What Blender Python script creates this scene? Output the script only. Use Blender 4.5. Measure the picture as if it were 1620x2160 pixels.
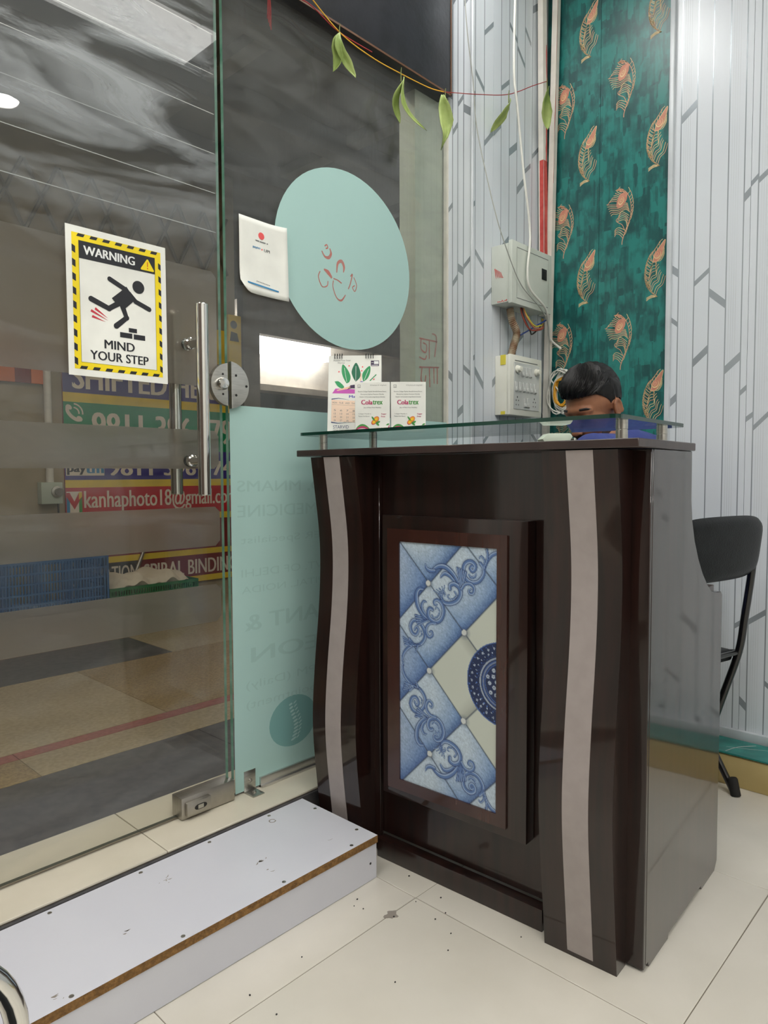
import bpy, bmesh, math, random
import numpy as np
from mathutils import Vector, Matrix

for _o in list(bpy.data.objects):
    bpy.data.objects.remove(_o, do_unlink=True)
SC = bpy.context.scene
COL = SC.collection
random.seed(7)
PI = math.pi

# ------------------------------------------------------------------ camera
cd = bpy.data.cameras.new('camera')
cam = bpy.data.objects.new('camera', cd)
COL.objects.link(cam)
cd.sensor_fit = 'VERTICAL'
cd.sensor_height = 24.0
cd.lens = 1475.7 / 2160.0 * 24.0
cd.clip_start = 0.02
cd.clip_end = 60
_yaw, _pit, _rol = math.radians(43.371), math.radians(3.063), math.radians(-0.2324)
_f = Vector((math.cos(_yaw) * math.cos(_pit), math.sin(_yaw) * math.cos(_pit), -math.sin(_pit)))
_r = Vector((math.sin(_yaw), -math.cos(_yaw), 0))
_u = _r.cross(_f)
_r2 = _r * math.cos(_rol) + _u * math.sin(_rol)
_u2 = -_r * math.sin(_rol) + _u * math.cos(_rol)
_m = Matrix((_r2, _u2, -_f)).transposed().to_4x4()
_m.translation = Vector((0, 0, 1.0))
cam.matrix_world = _m
SC.camera = cam

# ------------------------------------------------------------------ world, exposure
w = bpy.data.worlds.new('world')
SC.world = w
w.use_nodes = True
w.node_tree.nodes['Background'].inputs['Color'].default_value = (0.5, 0.52, 0.55, 1)
w.node_tree.nodes['Background'].inputs['Strength'].default_value = 0.02
vs = SC.view_settings
vs.view_transform = 'Standard'
vs.look = 'None'
vs.gamma = 1.0
vs.use_curve_mapping = False
vs.exposure = 0.0
# lamp brightness (the lamps themselves are built with the ceiling and the hall)
L_SOFT, L_STRIP, L_DOWN, L_HALL, L_TUBE = 9.0, 16.0, 90.0, 17.0, 12.0

# ------------------------------------------------------------------ helpers
def srgb(r, g, b):
    def c(x):
        x = x / 255.0
        return x / 12.92 if x <= 0.04045 else ((x + 0.055) / 1.055) ** 2.4
    return (c(r), c(g), c(b))

MATS = {}
def P(name, col, col2=None, scale=6.0, rough=0.5, metal=0.0, bump=0.0, bscale=60.0, coat=0.0, stretch=(1, 1, 1),
      spec=0.5, emit=None, estr=0.0, detail=4.0, lo=0.35, hi=0.65, crough=0.05, sheen=0.0):
    """procedural principled material: two-tone noise, optional bump, optional coat"""
    m = bpy.data.materials.new(name)
    m.use_nodes = True
    nt = m.node_tree
    b = nt.nodes['Principled BSDF']
    b.inputs['Roughness'].default_value = rough
    b.inputs['Metallic'].default_value = metal
    b.inputs['Specular IOR Level'].default_value = spec
    b.inputs['Coat Weight'].default_value = coat
    b.inputs['Coat Roughness'].default_value = crough
    b.inputs['Base Color'].default_value = (*col, 1)
    tc = nt.nodes.new('ShaderNodeTexCoord')
    mp = nt.nodes.new('ShaderNodeMapping')
    mp.inputs['Scale'].default_value = stretch
    nt.links.new(tc.outputs['Object'], mp.inputs['Vector'])
    if col2 is None:
        col2 = tuple(min(1, c * 1.12) for c in col)
        col = tuple(c * 0.92 for c in col)
    n = nt.nodes.new('ShaderNodeTexNoise')
    n.inputs['Scale'].default_value = scale
    n.inputs['Detail'].default_value = detail
    nt.links.new(mp.outputs['Vector'], n.inputs['Vector'])
    r = nt.nodes.new('ShaderNodeValToRGB')
    r.color_ramp.elements[0].position = lo
    r.color_ramp.elements[1].position = hi
    r.color_ramp.elements[0].color = (*col, 1)
    r.color_ramp.elements[1].color = (*col2, 1)
    nt.links.new(n.outputs['Fac'], r.inputs['Fac'])
    nt.links.new(r.outputs['Color'], b.inputs['Base Color'])
    if bump:
        n2 = nt.nodes.new('ShaderNodeTexNoise')
        n2.inputs['Scale'].default_value = bscale
        nt.links.new(mp.outputs['Vector'], n2.inputs['Vector'])
        bp = nt.nodes.new('ShaderNodeBump')
        bp.inputs['Strength'].default_value = bump
        bp.inputs['Distance'].default_value = 0.01
        nt.links.new(n2.outputs['Fac'], bp.inputs['Height'])
        nt.links.new(bp.outputs['Normal'], b.inputs['Normal'])
    if emit:
        b.inputs['Emission Color'].default_value = (*emit, 1)
        b.inputs['Emission Strength'].default_value = estr
    MATS[name] = m
    return m

def glass_mat(name, tint, f0=0.04, dust=0.0, dscale=3.0, dcol=(0.45, 0.46, 0.46), dlo=0.5, dhi=0.8, swirl=False, rough=0.0, z0=None, z1=None):
    """clear sheet glass: light passes straight through, mirror reflection rising at grazing angles, dust film"""
    m = bpy.data.materials.new(name)
    m.use_nodes = True
    nt = m.node_tree
    nt.nodes.clear()
    N = nt.nodes.new
    out = N('ShaderNodeOutputMaterial')
    tr = N('ShaderNodeBsdfTransparent'); tr.inputs['Color'].default_value = (*tint, 1)
    gl = N('ShaderNodeBsdfGlossy'); gl.inputs['Roughness'].default_value = rough
    lw = N('ShaderNodeLayerWeight'); lw.inputs['Blend'].default_value = 0.5
    pw = N('ShaderNodeMath'); pw.operation = 'POWER'; pw.inputs[1].default_value = 5.0
    nt.links.new(lw.outputs['Facing'], pw.inputs[0])
    ma = N('ShaderNodeMath'); ma.operation = 'MULTIPLY_ADD'
    ma.inputs[1].default_value = 1 - f0; ma.inputs[2].default_value = f0
    nt.links.new(pw.outputs[0], ma.inputs[0])
    mx = N('ShaderNodeMixShader')
    nt.links.new(ma.outputs[0], mx.inputs[0]); nt.links.new(tr.outputs[0], mx.inputs[1]); nt.links.new(gl.outputs[0], mx.inputs[2])
    last = mx
    if dust:
        df = N('ShaderNodeBsdfDiffuse'); df.inputs['Color'].default_value = (*dcol, 1)
        tc = N('ShaderNodeTexCoord'); mp = N('ShaderNodeMapping')
        mp.inputs['Rotation'].default_value = (0, math.radians(38), 0)
        mp.inputs['Scale'].default_value = (1, 1, 4.0) if swirl else (1, 1, 1)
        nt.links.new(tc.outputs['Object'], mp.inputs['Vector'])
        no = N('ShaderNodeTexNoise'); no.inputs['Scale'].default_value = dscale; no.inputs['Detail'].default_value = 9
        no.inputs['Roughness'].default_value = 0.68; no.inputs['Distortion'].default_value = 0.9
        nt.links.new(mp.outputs['Vector'], no.inputs['Vector'])
        mr = N('ShaderNodeMapRange'); mr.inputs['From Min'].default_value = dlo; mr.inputs['From Max'].default_value = dhi
        mr.inputs['To Min'].default_value = dust * 0.12; mr.inputs['To Max'].default_value = dust
        nt.links.new(no.outputs['Fac'], mr.inputs['Value'])
        # the dust lies where nobody wipes: above hand height
        ge = N('ShaderNodeNewGeometry'); sx = N('ShaderNodeSeparateXYZ'); nt.links.new(ge.outputs['Position'], sx.inputs[0])
        hz = N('ShaderNodeMapRange'); hz.inputs['From Min'].default_value = z0; hz.inputs['From Max'].default_value = z1
        hz.inputs['To Min'].default_value = 0.10; hz.inputs['To Max'].default_value = 1.0
        nt.links.new(sx.outputs['Z'], hz.inputs['Value'])
        mu = N('ShaderNodeMath'); mu.operation = 'MULTIPLY'
        nt.links.new(mr.outputs['Result'], mu.inputs[0]); nt.links.new(hz.outputs['Result'], mu.inputs[1])
        mx2 = N('ShaderNodeMixShader')
        nt.links.new(mu.outputs[0], mx2.inputs[0]); nt.links.new(last.outputs[0], mx2.inputs[1]); nt.links.new(df.outputs[0], mx2.inputs[2])
        last = mx2
    nt.links.new(last.outputs[0], out.inputs['Surface'])
    MATS[name] = m
    return m

def film_mat(name, col, trans=0.3, refr=0.0, rough=0.4):
    """frosted film: diffuse both ways plus optional blurred see-through"""
    m = bpy.data.materials.new(name)
    m.use_nodes = True
    nt = m.node_tree
    nt.nodes.clear()
    N = nt.nodes.new
    out = N('ShaderNodeOutputMaterial')
    tc = N('ShaderNodeTexCoord')
    no = N('ShaderNodeTexNoise'); no.inputs['Scale'].default_value = 2.2; no.inputs['Detail'].default_value = 5
    nt.links.new(tc.outputs['Object'], no.inputs['Vector'])
    rp = N('ShaderNodeValToRGB')
    rp.color_ramp.elements[0].color = (*[c * 0.94 for c in col], 1); rp.color_ramp.elements[1].color = (*[min(1, c * 1.05) for c in col], 1)
    nt.links.new(no.outputs['Fac'], rp.inputs['Fac'])
    df = N('ShaderNodeBsdfDiffuse'); tl = N('ShaderNodeBsdfTranslucent')
    nt.links.new(rp.outputs['Color'], df.inputs['Color']); nt.links.new(rp.outputs['Color'], tl.inputs['Color'])
    mx = N('ShaderNodeMixShader'); mx.inputs[0].default_value = trans
    nt.links.new(df.outputs[0], mx.inputs[1]); nt.links.new(tl.outputs[0], mx.inputs[2])
    last = mx
    if refr:
        rf = N('ShaderNodeBsdfRefraction'); rf.inputs['Roughness'].default_value = rough; rf.inputs['IOR'].default_value = 1.12
        rf.inputs['Color'].default_value = (0.95, 0.92, 0.88, 1)
        mx2 = N('ShaderNodeMixShader'); mx2.inputs[0].default_value = refr
        nt.links.new(last.outputs[0], mx2.inputs[1]); nt.links.new(rf.outputs[0], mx2.inputs[2])
        last = mx2
    nt.links.new(last.outputs[0], out.inputs['Surface'])
    MATS[name] = m
    return m

def tag(o, label=None, cat=None, group=None, kind=None):
    if label: o['label'] = label
    if cat: o['category'] = cat
    if group: o['group'] = group
    if kind: o['kind'] = kind
    return o

def empty(name, loc=(0, 0, 0), rz=0.0):
    o = bpy.data.objects.new(name, None)
    COL.objects.link(o)
    o.location = loc
    o.rotation_euler = (0, 0, rz)
    o.empty_display_size = 0.05
    return o

def copy_tree(o, parent=None):
    c = o.copy()
    COL.objects.link(c)
    c.parent = parent
    for ch in list(o.children):
        copy_tree(ch, c)
    return c

class PLm:
    """a flat placement: origin, two in-plane axes and the normal"""
    def __init__(s, o, ex, ey):
        s.o, s.ex, s.ey = Vector(o), Vector(ex), Vector(ey)
        s.n = s.ex.cross(s.ey).normalized()
    def __call__(s, a, b, k=0.0):
        return s.o + s.ex * a + s.ey * b + s.n * k

_tc = {}
def text2d(s, bold=0.0):
    key = (s, bold)
    if key in _tc: return _tc[key]
    c = bpy.data.curves.new('t', 'FONT')
    c.body = s; c.size = 1; c.resolution_u = 3; c.offset = bold; c.fill_mode = 'BOTH'
    ob = bpy.data.objects.new('t', c)
    COL.objects.link(ob)
    me = bpy.data.meshes.new_from_object(ob)
    vv = [(v.co.x, v.co.y) for v in me.vertices]
    ff = [tuple(p.vertices) for p in me.polygons]
    bpy.data.objects.remove(ob, do_unlink=True)
    bpy.data.curves.remove(c); bpy.data.meshes.remove(me)
    xs = [v[0] for v in vv]; ys = [v[1] for v in vv]
    x0, x1, y0, y1 = min(xs), max(xs), min(ys), max(ys)
    _tc[key] = (vv, ff, x0, x1, y0, y1)
    return _tc[key]

class MB:
    def __init__(s):
        s.v, s.f, s.m = [], [], []
    def add(s, vs, fs, mi=0):
        b = len(s.v)
        s.v += [tuple(x) for x in vs]
        for q in fs:
            s.f.append(tuple(b + i for i in q)); s.m.append(mi)
        return s
    def box(s, x0, x1, y0, y1, z0, z1, mi=0):
        return s.add([(x0, y0, z0), (x1, y0, z0), (x1, y1, z0), (x0, y1, z0), (x0, y0, z1), (x1, y0, z1), (x1, y1, z1), (x0, y1, z1)],
                     [(0, 3, 2, 1), (4, 5, 6, 7), (0, 1, 5, 4), (1, 2, 6, 5), (2, 3, 7, 6), (3, 0, 4, 7)], mi)
    def prism(s, pts, ext, mi=0, mside=None):
        """extrude a closed polygon of 3d points by a vector"""
        n = len(pts); e = Vector(ext); p = [Vector(q) for q in pts]
        nr = Vector((0, 0, 0))
        for i in range(n): nr += p[i].cross(p[(i + 1) % n])
        if nr.dot(e) > 0: p = p[::-1]
        s.add([tuple(q) for q in p] + [tuple(q + e) for q in p], [], mi)
        b = len(s.v) - 2 * n
        s.f.append(tuple(b + i for i in range(n))); s.m.append(mi)
        s.f.append(tuple(b + n + i for i in range(n - 1, -1, -1))); s.m.append(mi)
        for i in range(n):
            j = (i + 1) % n
            s.f.append((b + j, b + i, b + n + i, b + n + j)); s.m.append(mi if mside is None else mside)
        return s
    def tube(s, pts, r, seg=10, mi=0, cap=True, closed=False):
        p = [Vector(q) for q in pts]; n = len(p)
        rr = list(r) if hasattr(r, '__len__') else [r] * n
        tg = []
        for i in range(n):
            a = p[(i - 1) % n] if (closed or i > 0) else p[i]; c = p[(i + 1) % n] if (closed or i < n - 1) else p[i]
            t = (c - a)
            tg.append(t.normalized() if t.length > 1e-9 else Vector((0, 0, 1)))
        up = Vector((0, 0, 1)) if abs(tg[0].z) < 0.9 else Vector((1, 0, 0))
        nrm = (up - tg[0] * up.dot(tg[0])).normalized()
        vs = []
        for i in range(n):
            nrm = (nrm - tg[i] * nrm.dot(tg[i]))
            nrm = nrm.normalized() if nrm.length > 1e-6 else tg[i].orthogonal().normalized()
            bi = tg[i].cross(nrm)
            for k in range(seg):
                a = 2 * PI * k / seg
                vs.append(tuple(p[i] + (nrm * math.cos(a) + bi * math.sin(a)) * rr[i]))
        fs = []
        for i in range(n if closed else n - 1):
            j = (i + 1) % n
            for k in range(seg):
                l = (k + 1) % seg
                fs.append((i * seg + k, i * seg + l, j * seg + l, j * seg + k))
        if cap and not closed:
            fs.append(tuple(range(seg - 1, -1, -1)))
            fs.append(tuple((n - 1) * seg + k for k in range(seg)))
        return s.add(vs, fs, mi)
    def lathe(s, prof, o=(0, 0, 0), ax=(0, 0, 1), seg=20, mi=0):
        a = Vector(ax).normalized(); e1 = a.orthogonal().normalized(); e2 = a.cross(e1); o = Vector(o)
        vs, fs = [], []
        for r, z in prof:
            for k in range(seg):
                t = 2 * PI * k / seg
                vs.append(tuple(o + a * z + (e1 * math.cos(t) + e2 * math.sin(t)) * r))
        for i in range(len(prof) - 1):
            for k in range(seg):
                l = (k + 1) % seg
                fs.append((i * seg + k, i * seg + l, (i + 1) * seg + l, (i + 1) * seg + k))
        if prof[0][0] > 1e-6: fs.append(tuple(range(seg - 1, -1, -1)))
        if prof[-1][0] > 1e-6: fs.append(tuple((len(prof) - 1) * seg + k for k in range(seg)))
        return s.add(vs, fs, mi)
    def ell(s, c, r, seg=16, rings=10, mi=0, M=None):
        c = Vector(c); vs, fs = [], []
        for i in range(rings + 1):
            ph = PI * i / rings
            for k in range(seg):
                t = 2 * PI * k / seg
                q = Vector((r[0] * math.sin(ph) * math.cos(t), r[1] * math.sin(ph) * math.sin(t), -r[2] * math.cos(ph)))
                if M is not None: q = M @ q
                vs.append(tuple(c + q))
        for i in range(rings):
            for k in range(seg):
                l = (k + 1) % seg
                fs.append((i * seg + k, i * seg + l, (i + 1) * seg + l, (i + 1) * seg + k))
        return s.add(vs, fs, mi)
    # ---- flat print on a plane
    def pq(s, pl, pts, k=0.0004, mi=0):
        return s.add([tuple(pl(a, b, k)) for a, b in pts], [tuple(range(len(pts)))], mi)
    def pr(s, pl, a0, a1, b0, b1, k=0.0004, mi=0):
        return s.pq(pl, [(a0, b0), (a1, b0), (a1, b1), (a0, b1)], k, mi)
    def pd(s, pl, c, ra, rb=None, k=0.0004, mi=0, n=24, rot=0.0):
        rb = ra if rb is None else rb
        pts = []
        for i in range(n):
            t = 2 * PI * i / n
            x, y = ra * math.cos(t), rb * math.sin(t)
            pts.append((c[0] + x * math.cos(rot) - y * math.sin(rot), c[1] + x * math.sin(rot) + y * math.cos(rot)))
        return s.pq(pl, pts, k, mi)
    def pl(s, plane, pts, wd, k=0.0004, mi=0, closed=False):
        """flat stroke along a 2d polyline with width wd (number or list)"""
        n = len(pts)
        ws = list(wd) if hasattr(wd, '__len__') else [wd] * n
        vs, fs = [], []
        for i in range(n):
            a = pts[(i - 1) % n] if (closed or i > 0) else pts[i]; c = pts[(i + 1) % n] if (closed or i < n - 1) else pts[i]
            dx, dy = c[0] - a[0], c[1] - a[1]
            l = math.hypot(dx, dy) or 1
            nx, ny = -dy / l * ws[i] / 2, dx / l * ws[i] / 2
            vs.append(tuple(plane(pts[i][0] - nx, pts[i][1] - ny, k))); vs.append(tuple(plane(pts[i][0] + nx, pts[i][1] + ny, k)))
        for i in range(n if closed else n - 1):
            j = (i + 1) % n
            fs.append((2 * i, 2 * j, 2 * j + 1, 2 * i + 1))
        return s.add(vs, fs, mi)
    def tx(s, plane, st, a0, a1, b0, b1, k=0.0006, mi=0, bold=0.0, mirror=False, fit='box'):
        """lettering stretched into the box a0..a1, b0..b1 (fit='h': keep proportion, centred)"""
        vv, ff, x0, x1, y0, y1 = text2d(st, 0.0); bold *= 2.2
        if fit == 'h':
            sc = (b1 - b0) / (y1 - y0); wdt = sc * (x1 - x0); cx = (a0 + a1) / 2
            a0, a1 = cx - wdt / 2, cx + wdt / 2
        for dk, dx in enumerate((-bold * 0.5, bold * 0.5) if bold else (0.0,)):      # heavier letters: two overlapped strikes
            out = []
            for x, y in vv:
                fx = (x + dx - x0) / (x1 - x0); fy = (y - y0) / (y1 - y0)
                if mirror: fx = 1 - fx
                out.append(tuple(plane(a0 + fx * (a1 - a0), b0 + fy * (b1 - b0), k + 0.0002 * dk)))
            s.add(out, ff if not mirror else [q[::-1] for q in ff], mi)
        return s
    def build(s, name, mats, parent=None, bevel=0.0, smooth=False, ang=0.7, bseg=2, loc=None):
        me = bpy.data.meshes.new(name)
        off = Vector(loc) if loc is not None else None
        vv = s.v if off is None else [tuple(Vector(q) - off) for q in s.v]
        me.from_pydata(vv, [], s.f)
        if not isinstance(mats, (list, tuple)): mats = [mats]
        for m in mats: me.materials.append(MATS[m] if isinstance(m, str) else m)
        me.polygons.foreach_set('material_index', s.m)
        me.update()
        if bevel:
            bm = bmesh.new(); bm.from_mesh(me)
            bmesh.ops.remove_doubles(bm, verts=bm.verts, dist=1e-6)
            ed = [e for e in bm.edges if len(e.link_faces) == 2 and e.calc_face_angle(0) > 0.5]
            bmesh.ops.bevel(bm, geom=ed, offset=bevel, segments=bseg, profile=0.6, affect='EDGES', clamp_overlap=True)
            bm.to_mesh(me); bm.free()
        if smooth or bevel:
            me.polygons.foreach_set('use_smooth', [True] * len(me.polygons))
            me.set_sharp_from_angle(angle=ang)
        o = bpy.data.objects.new(name, me)
        COL.objects.link(o)
        if parent is not None: o.parent = parent
        if off is not None: o.location = off
        return o

def catmull(pts, n=8):
    p = [Vector(q) for q in pts]; out = []
    for i in range(len(p) - 1):
        a, b, c, d = p[max(i - 1, 0)], p[i], p[i + 1], p[min(i + 2, len(p) - 1)]
        for k in range(n):
            t = k / n
            out.append(0.5 * ((2 * b) + (c - a) * t + (2 * a - 5 * b + 4 * c - d) * t * t + (3 * b - a - 3 * c + d) * t ** 3))
    out.append(p[-1])
    return out
def cat2(pts, n=8):
    return [(q.x, q.y) for q in catmull([(a, b, 0) for a, b in pts], n)]

# ------------------------------------------------------------------ materials
P('tile', srgb(206, 201, 189), srgb(216, 211, 200), scale=3, rough=0.22, spec=0.5, detail=6)
P('grout', srgb(120, 112, 100), rough=0.8)
P('sill_tile', srgb(205, 198, 180), srgb(216, 209, 192), scale=4, rough=0.25)
P('paint_white', srgb(216, 214, 208), rough=0.6)
P('ceiling_white', srgb(226, 226, 222), rough=0.7)
P('pvc_grey', srgb(212, 218, 224), srgb(218, 224, 229), scale=2, rough=0.28, stretch=(1, 1, 0.2))
P('pvc_print', srgb(160, 168, 174), srgb(166, 174, 180), rough=0.22, metal=0.3)
P('pvc_trim', srgb(196, 202, 206), rough=0.3)
P('black_laminate', srgb(26, 28, 33), srgb(36, 38, 44), scale=14, rough=0.35, bump=0.05)
P('brown_edge', srgb(92, 62, 40), rough=0.5)
P('chrome', (0.72, 0.72, 0.70), (0.80, 0.80, 0.78), rough=0.12, metal=1.0, scale=3)
P('steel', (0.50, 0.49, 0.46), (0.58, 0.57, 0.53), rough=0.32, metal=1.0, scale=30, stretch=(1, 1, 8))
P('steel_dull', (0.40, 0.38, 0.34), (0.48, 0.46, 0.42), rough=0.42, metal=1.0, scale=20)
P('dark_hole', (0.012, 0.012, 0.012), rough=0.6)
P('wood', srgb(25, 15, 13), srgb(40, 22, 18), scale=7, rough=0.3, stretch=(6, 6, 0.35), coat=0.9, crough=0.05, detail=7, spec=0.25)
P('wood_red', srgb(50, 26, 21), srgb(64, 34, 27), scale=6, rough=0.25, stretch=(6, 6, 0.5), coat=0.5, crough=0.12)
P('wood_top', srgb(45, 33, 31), srgb(62, 47, 44), scale=9, rough=0.35, stretch=(4, 1, 1), coat=0.2)
P('laminate_silver', srgb(158, 149, 146), srgb(164, 155, 152), scale=30, rough=0.35, metal=0.0, coat=0.2)
P('white_laminate', srgb(206, 207, 216), srgb(212, 213, 221), scale=3, rough=0.3)
P('chipboard', srgb(112, 80, 40), srgb(146, 108, 60), scale=120, rough=0.85, bump=0.5, bscale=200)
P('scuff', srgb(140, 132, 124), rough=0.8)
P('black_plastic', srgb(22, 23, 25), rough=0.4)
P('black_leather', srgb(18, 20, 22), srgb(26, 29, 31), scale=30, spec=0.25, rough=0.42, bump=0.12, bscale=220)
P('black_metal', srgb(20, 20, 22), rough=0.22, coat=0.5)
P('rubber', srgb(30, 29, 28), rough=0.8)
P('paper', srgb(232, 233, 226), rough=0.7)
P('paper_grey', srgb(202, 203, 200), rough=0.6)
P('ink_black', srgb(28, 30, 36), rough=0.6)
P('ink_yellow', srgb(240, 214, 16), rough=0.55)
P('ink_red', srgb(196, 48, 66), rough=0.6)
P('ink_orange', srgb(214, 88, 30), rough=0.6)
P('ink_blue', srgb(46, 128, 176), rough=0.6)
P('ink_navy', srgb(40, 58, 110), rough=0.6)
P('ink_grey', srgb(110, 112, 112), rough=0.6)
P('ink_coral', srgb(232, 92, 92), rough=0.6)
P('ink_magenta', srgb(186, 52, 104), rough=0.6)
P('ink_green', srgb(70, 150, 70), rough=0.6)
P('ink_leaf', srgb(46, 150, 92), rough=0.6)
P('ink_darkleaf', srgb(24, 104, 74), rough=0.6)
P('ink_pink', srgb(196, 84, 176), rough=0.6)
P('ink_peach', srgb(240, 212, 188), rough=0.6)
P('ink_skin', srgb(238, 196, 166), rough=0.6)
P('ink_violet', srgb(84, 82, 178), rough=0.6)
P('ink_purple', srgb(56, 36, 72), rough=0.6)
P('ink_fruit', srgb(236, 160, 50), rough=0.6)
P('ink_white', srgb(236, 238, 236), rough=0.6)
P('feather_pale', srgb(220, 196, 146), rough=0.5)
P('feather_peach', srgb(218, 164, 130), rough=0.5)
P('feather_core', srgb(192, 128, 106), srgb(206, 146, 122), scale=60, rough=0.5)
P('box_grey', srgb(196, 202, 192), srgb(206, 211, 202), scale=8, rough=0.4, bump=0.04)
P('switch_cream', srgb(224, 224, 210), srgb(232, 232, 220), scale=8, rough=0.4)
P('switch_white', srgb(206, 208, 204), rough=0.3)
P('conduit_white', srgb(214, 210, 200), srgb(226, 222, 212), scale=20, rough=0.5)
P('paint_dark', srgb(70, 56, 48), srgb(84, 68, 58), scale=2, rough=0.6)
P('paint_faded', srgb(190, 108, 98), srgb(176, 132, 124), scale=60, rough=0.7)
P('paint_red', srgb(186, 62, 58), srgb(206, 84, 76), scale=40, rough=0.6)
P('paint_yellow', srgb(220, 206, 70), rough=0.6)
P('cable_white', srgb(222, 222, 214), rough=0.45)
P('cable_grey', srgb(170, 172, 166), rough=0.5)
P('cable_yellow', srgb(206, 190, 60), rough=0.45)
P('cable_amber', srgb(222, 164, 48), rough=0.45)
P('cable_red', srgb(150, 66, 52), rough=0.45)
P('cable_blue', srgb(40, 66, 140), rough=0.45)
P('cable_black', srgb(28, 28, 30), rough=0.45)
P('cable_copper', srgb(176, 110, 84), rough=0.45)
P('hose', srgb(172, 160, 136), srgb(132, 98, 72), scale=30, rough=0.6)
P('leaf', srgb(128, 150, 72), srgb(166, 182, 110), scale=14, rough=0.6, bump=0.2, bscale=60)
P('leaf_dry', srgb(116, 124, 68), rough=0.7)
P('thread_red', srgb(150, 44, 44), rough=0.8)
P('thread_yellow', srgb(220, 166, 44), rough=0.8)
P('skin', srgb(138, 90, 62), srgb(154, 104, 74), scale=20, rough=0.5, bump=0.06, bscale=300)
P('hair', srgb(9, 9, 10), srgb(18, 17, 18), scale=60, rough=0.45, spec=0.35, stretch=(1, 6, 1))
P('beard', srgb(40, 27, 21), srgb(56, 38, 29), scale=200, rough=0.7)
P('shirt_blue', srgb(40, 52, 112), srgb(54, 68, 134), scale=10, rough=0.8, bump=0.25, bscale=30)
P('trousers', srgb(44, 44, 50), rough=0.85)
P('cardboard', srgb(186, 164, 108), srgb(200, 180, 126), scale=4, rough=0.8)
P('aluminium', (0.62, 0.61, 0.59), (0.7, 0.69, 0.67), rough=0.35, metal=1.0)
P('teal_offcut', srgb(30, 112, 106), srgb(44, 134, 126), scale=18, rough=0.35)
# outside
P('plaster_out', srgb(148, 136, 112), srgb(166, 152, 128), scale=2.5, rough=0.85, bump=0.15, bscale=25, detail=8)
P('plaster_green', srgb(172, 182, 166), srgb(186, 194, 178), scale=4, rough=0.8, bump=0.1, bscale=40)
P('hall_dark', srgb(132, 130, 122), srgb(146, 142, 134), scale=3, rough=0.8)
P('lattice', srgb(122, 114, 98), rough=0.8)
P('hall_ceiling', srgb(116, 114, 108), srgb(128, 126, 120), scale=2, rough=0.8)
P('hall_pale', srgb(196, 188, 176), rough=0.7)
P('granite_dark', srgb(66, 66, 68), srgb(86, 84, 84), scale=40, rough=0.35, detail=8)
P('granite_beige', srgb(150, 136, 108), srgb(170, 154, 126), scale=70, rough=0.4, detail=8)
P('granite_tan', srgb(128, 108, 76), srgb(160, 138, 100), scale=120, rough=0.45, detail=8)
P('granite_red', srgb(136, 76, 70), srgb(156, 96, 88), scale=70, rough=0.4)
P('banner_purple', srgb(78, 72, 130), rough=0.5)
P('banner_blue', srgb(62, 54, 134), rough=0.5)
P('banner_yellow', srgb(226, 196, 56), rough=0.5)
P('banner_green', srgb(22, 140, 92), rough=0.5)
P('banner_red', srgb(186, 36, 44), rough=0.5)
P('banner_maroon', srgb(124, 46, 46), rough=0.5)
P('banner_black', srgb(50, 50, 48), rough=0.5)
P('banner_letter', srgb(226, 214, 198), rough=0.5)
P('crate_blue', srgb(30, 84, 138), srgb(40, 100, 156), scale=6, rough=0.55)
P('crate_green', srgb(38, 110, 62), srgb(48, 124, 72), scale=6, rough=0.55)
P('crate_red', srgb(128, 56, 44), rough=0.55)
P('sack', srgb(206, 194, 172), srgb(220, 210, 190), scale=12, rough=0.9, bump=0.5, bscale=18)
P('orange_paint', srgb(206, 108, 52), rough=0.6)
P('lamp_added_strip', (0.9, 0.9, 0.9), rough=0.4, emit=(1.0, 0.985, 0.95), estr=L_STRIP)
P('lamp_soft', (0.9, 0.9, 0.9), rough=0.4, emit=(1.0, 0.985, 0.95), estr=L_SOFT)
P('lamp_added_panel', (0.9, 0.9, 0.9), rough=0.4, emit=(1.0, 0.99, 0.97), estr=15.0)
P('lamp_down', (0.9, 0.9, 0.9), rough=0.4, emit=(1.0, 0.985, 0.95), estr=L_DOWN)
P('lamp_hall_added', (0.9, 0.9, 0.9), rough=0.4, emit=(1.0, 0.90, 0.76), estr=L_HALL)
P('lamp_tube', (0.9, 0.9, 0.9), rough=0.4, emit=(0.96, 0.97, 1.0), estr=L_TUBE)
glass_mat('glass_door', (0.955, 0.965, 0.955), f0=0.035, dust=0.60, dscale=2.2, dlo=0.47, dhi=0.66, swirl=True, z0=1.5, z1=2.0, dcol=(0.50, 0.53, 0.55))
glass_mat('glass_fixed', (0.955, 0.965, 0.955), f0=0.035, dust=0.20, dscale=3.4, dlo=0.30, dhi=0.9, swirl=True, z0=-1, z1=-0.5, dcol=(0.42, 0.44, 0.44))
glass_mat('glass_shelf', (0.90, 0.965, 0.945), f0=0.04)
P('glass_edge', srgb(8, 50, 40), srgb(14, 64, 52), scale=4, rough=0.2, coat=0.15)
P('glass_edge_low', srgb(66, 68, 58), rough=0.5)
P('glass_edge_pale', srgb(96, 148, 128), srgb(140, 180, 164), scale=3, rough=0.15, coat=0.5, stretch=(1, 1, 6))
film_mat('frost', (0.34, 0.315, 0.28), trans=0.45, refr=0.62, rough=0.55)
film_mat('aqua', srgb(184, 218, 213), trans=0.16)
film_mat('aqua_text', srgb(175, 209, 204), trans=0.16)
film_mat('aqua_logo', srgb(136, 184, 181), trans=0.16)
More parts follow.
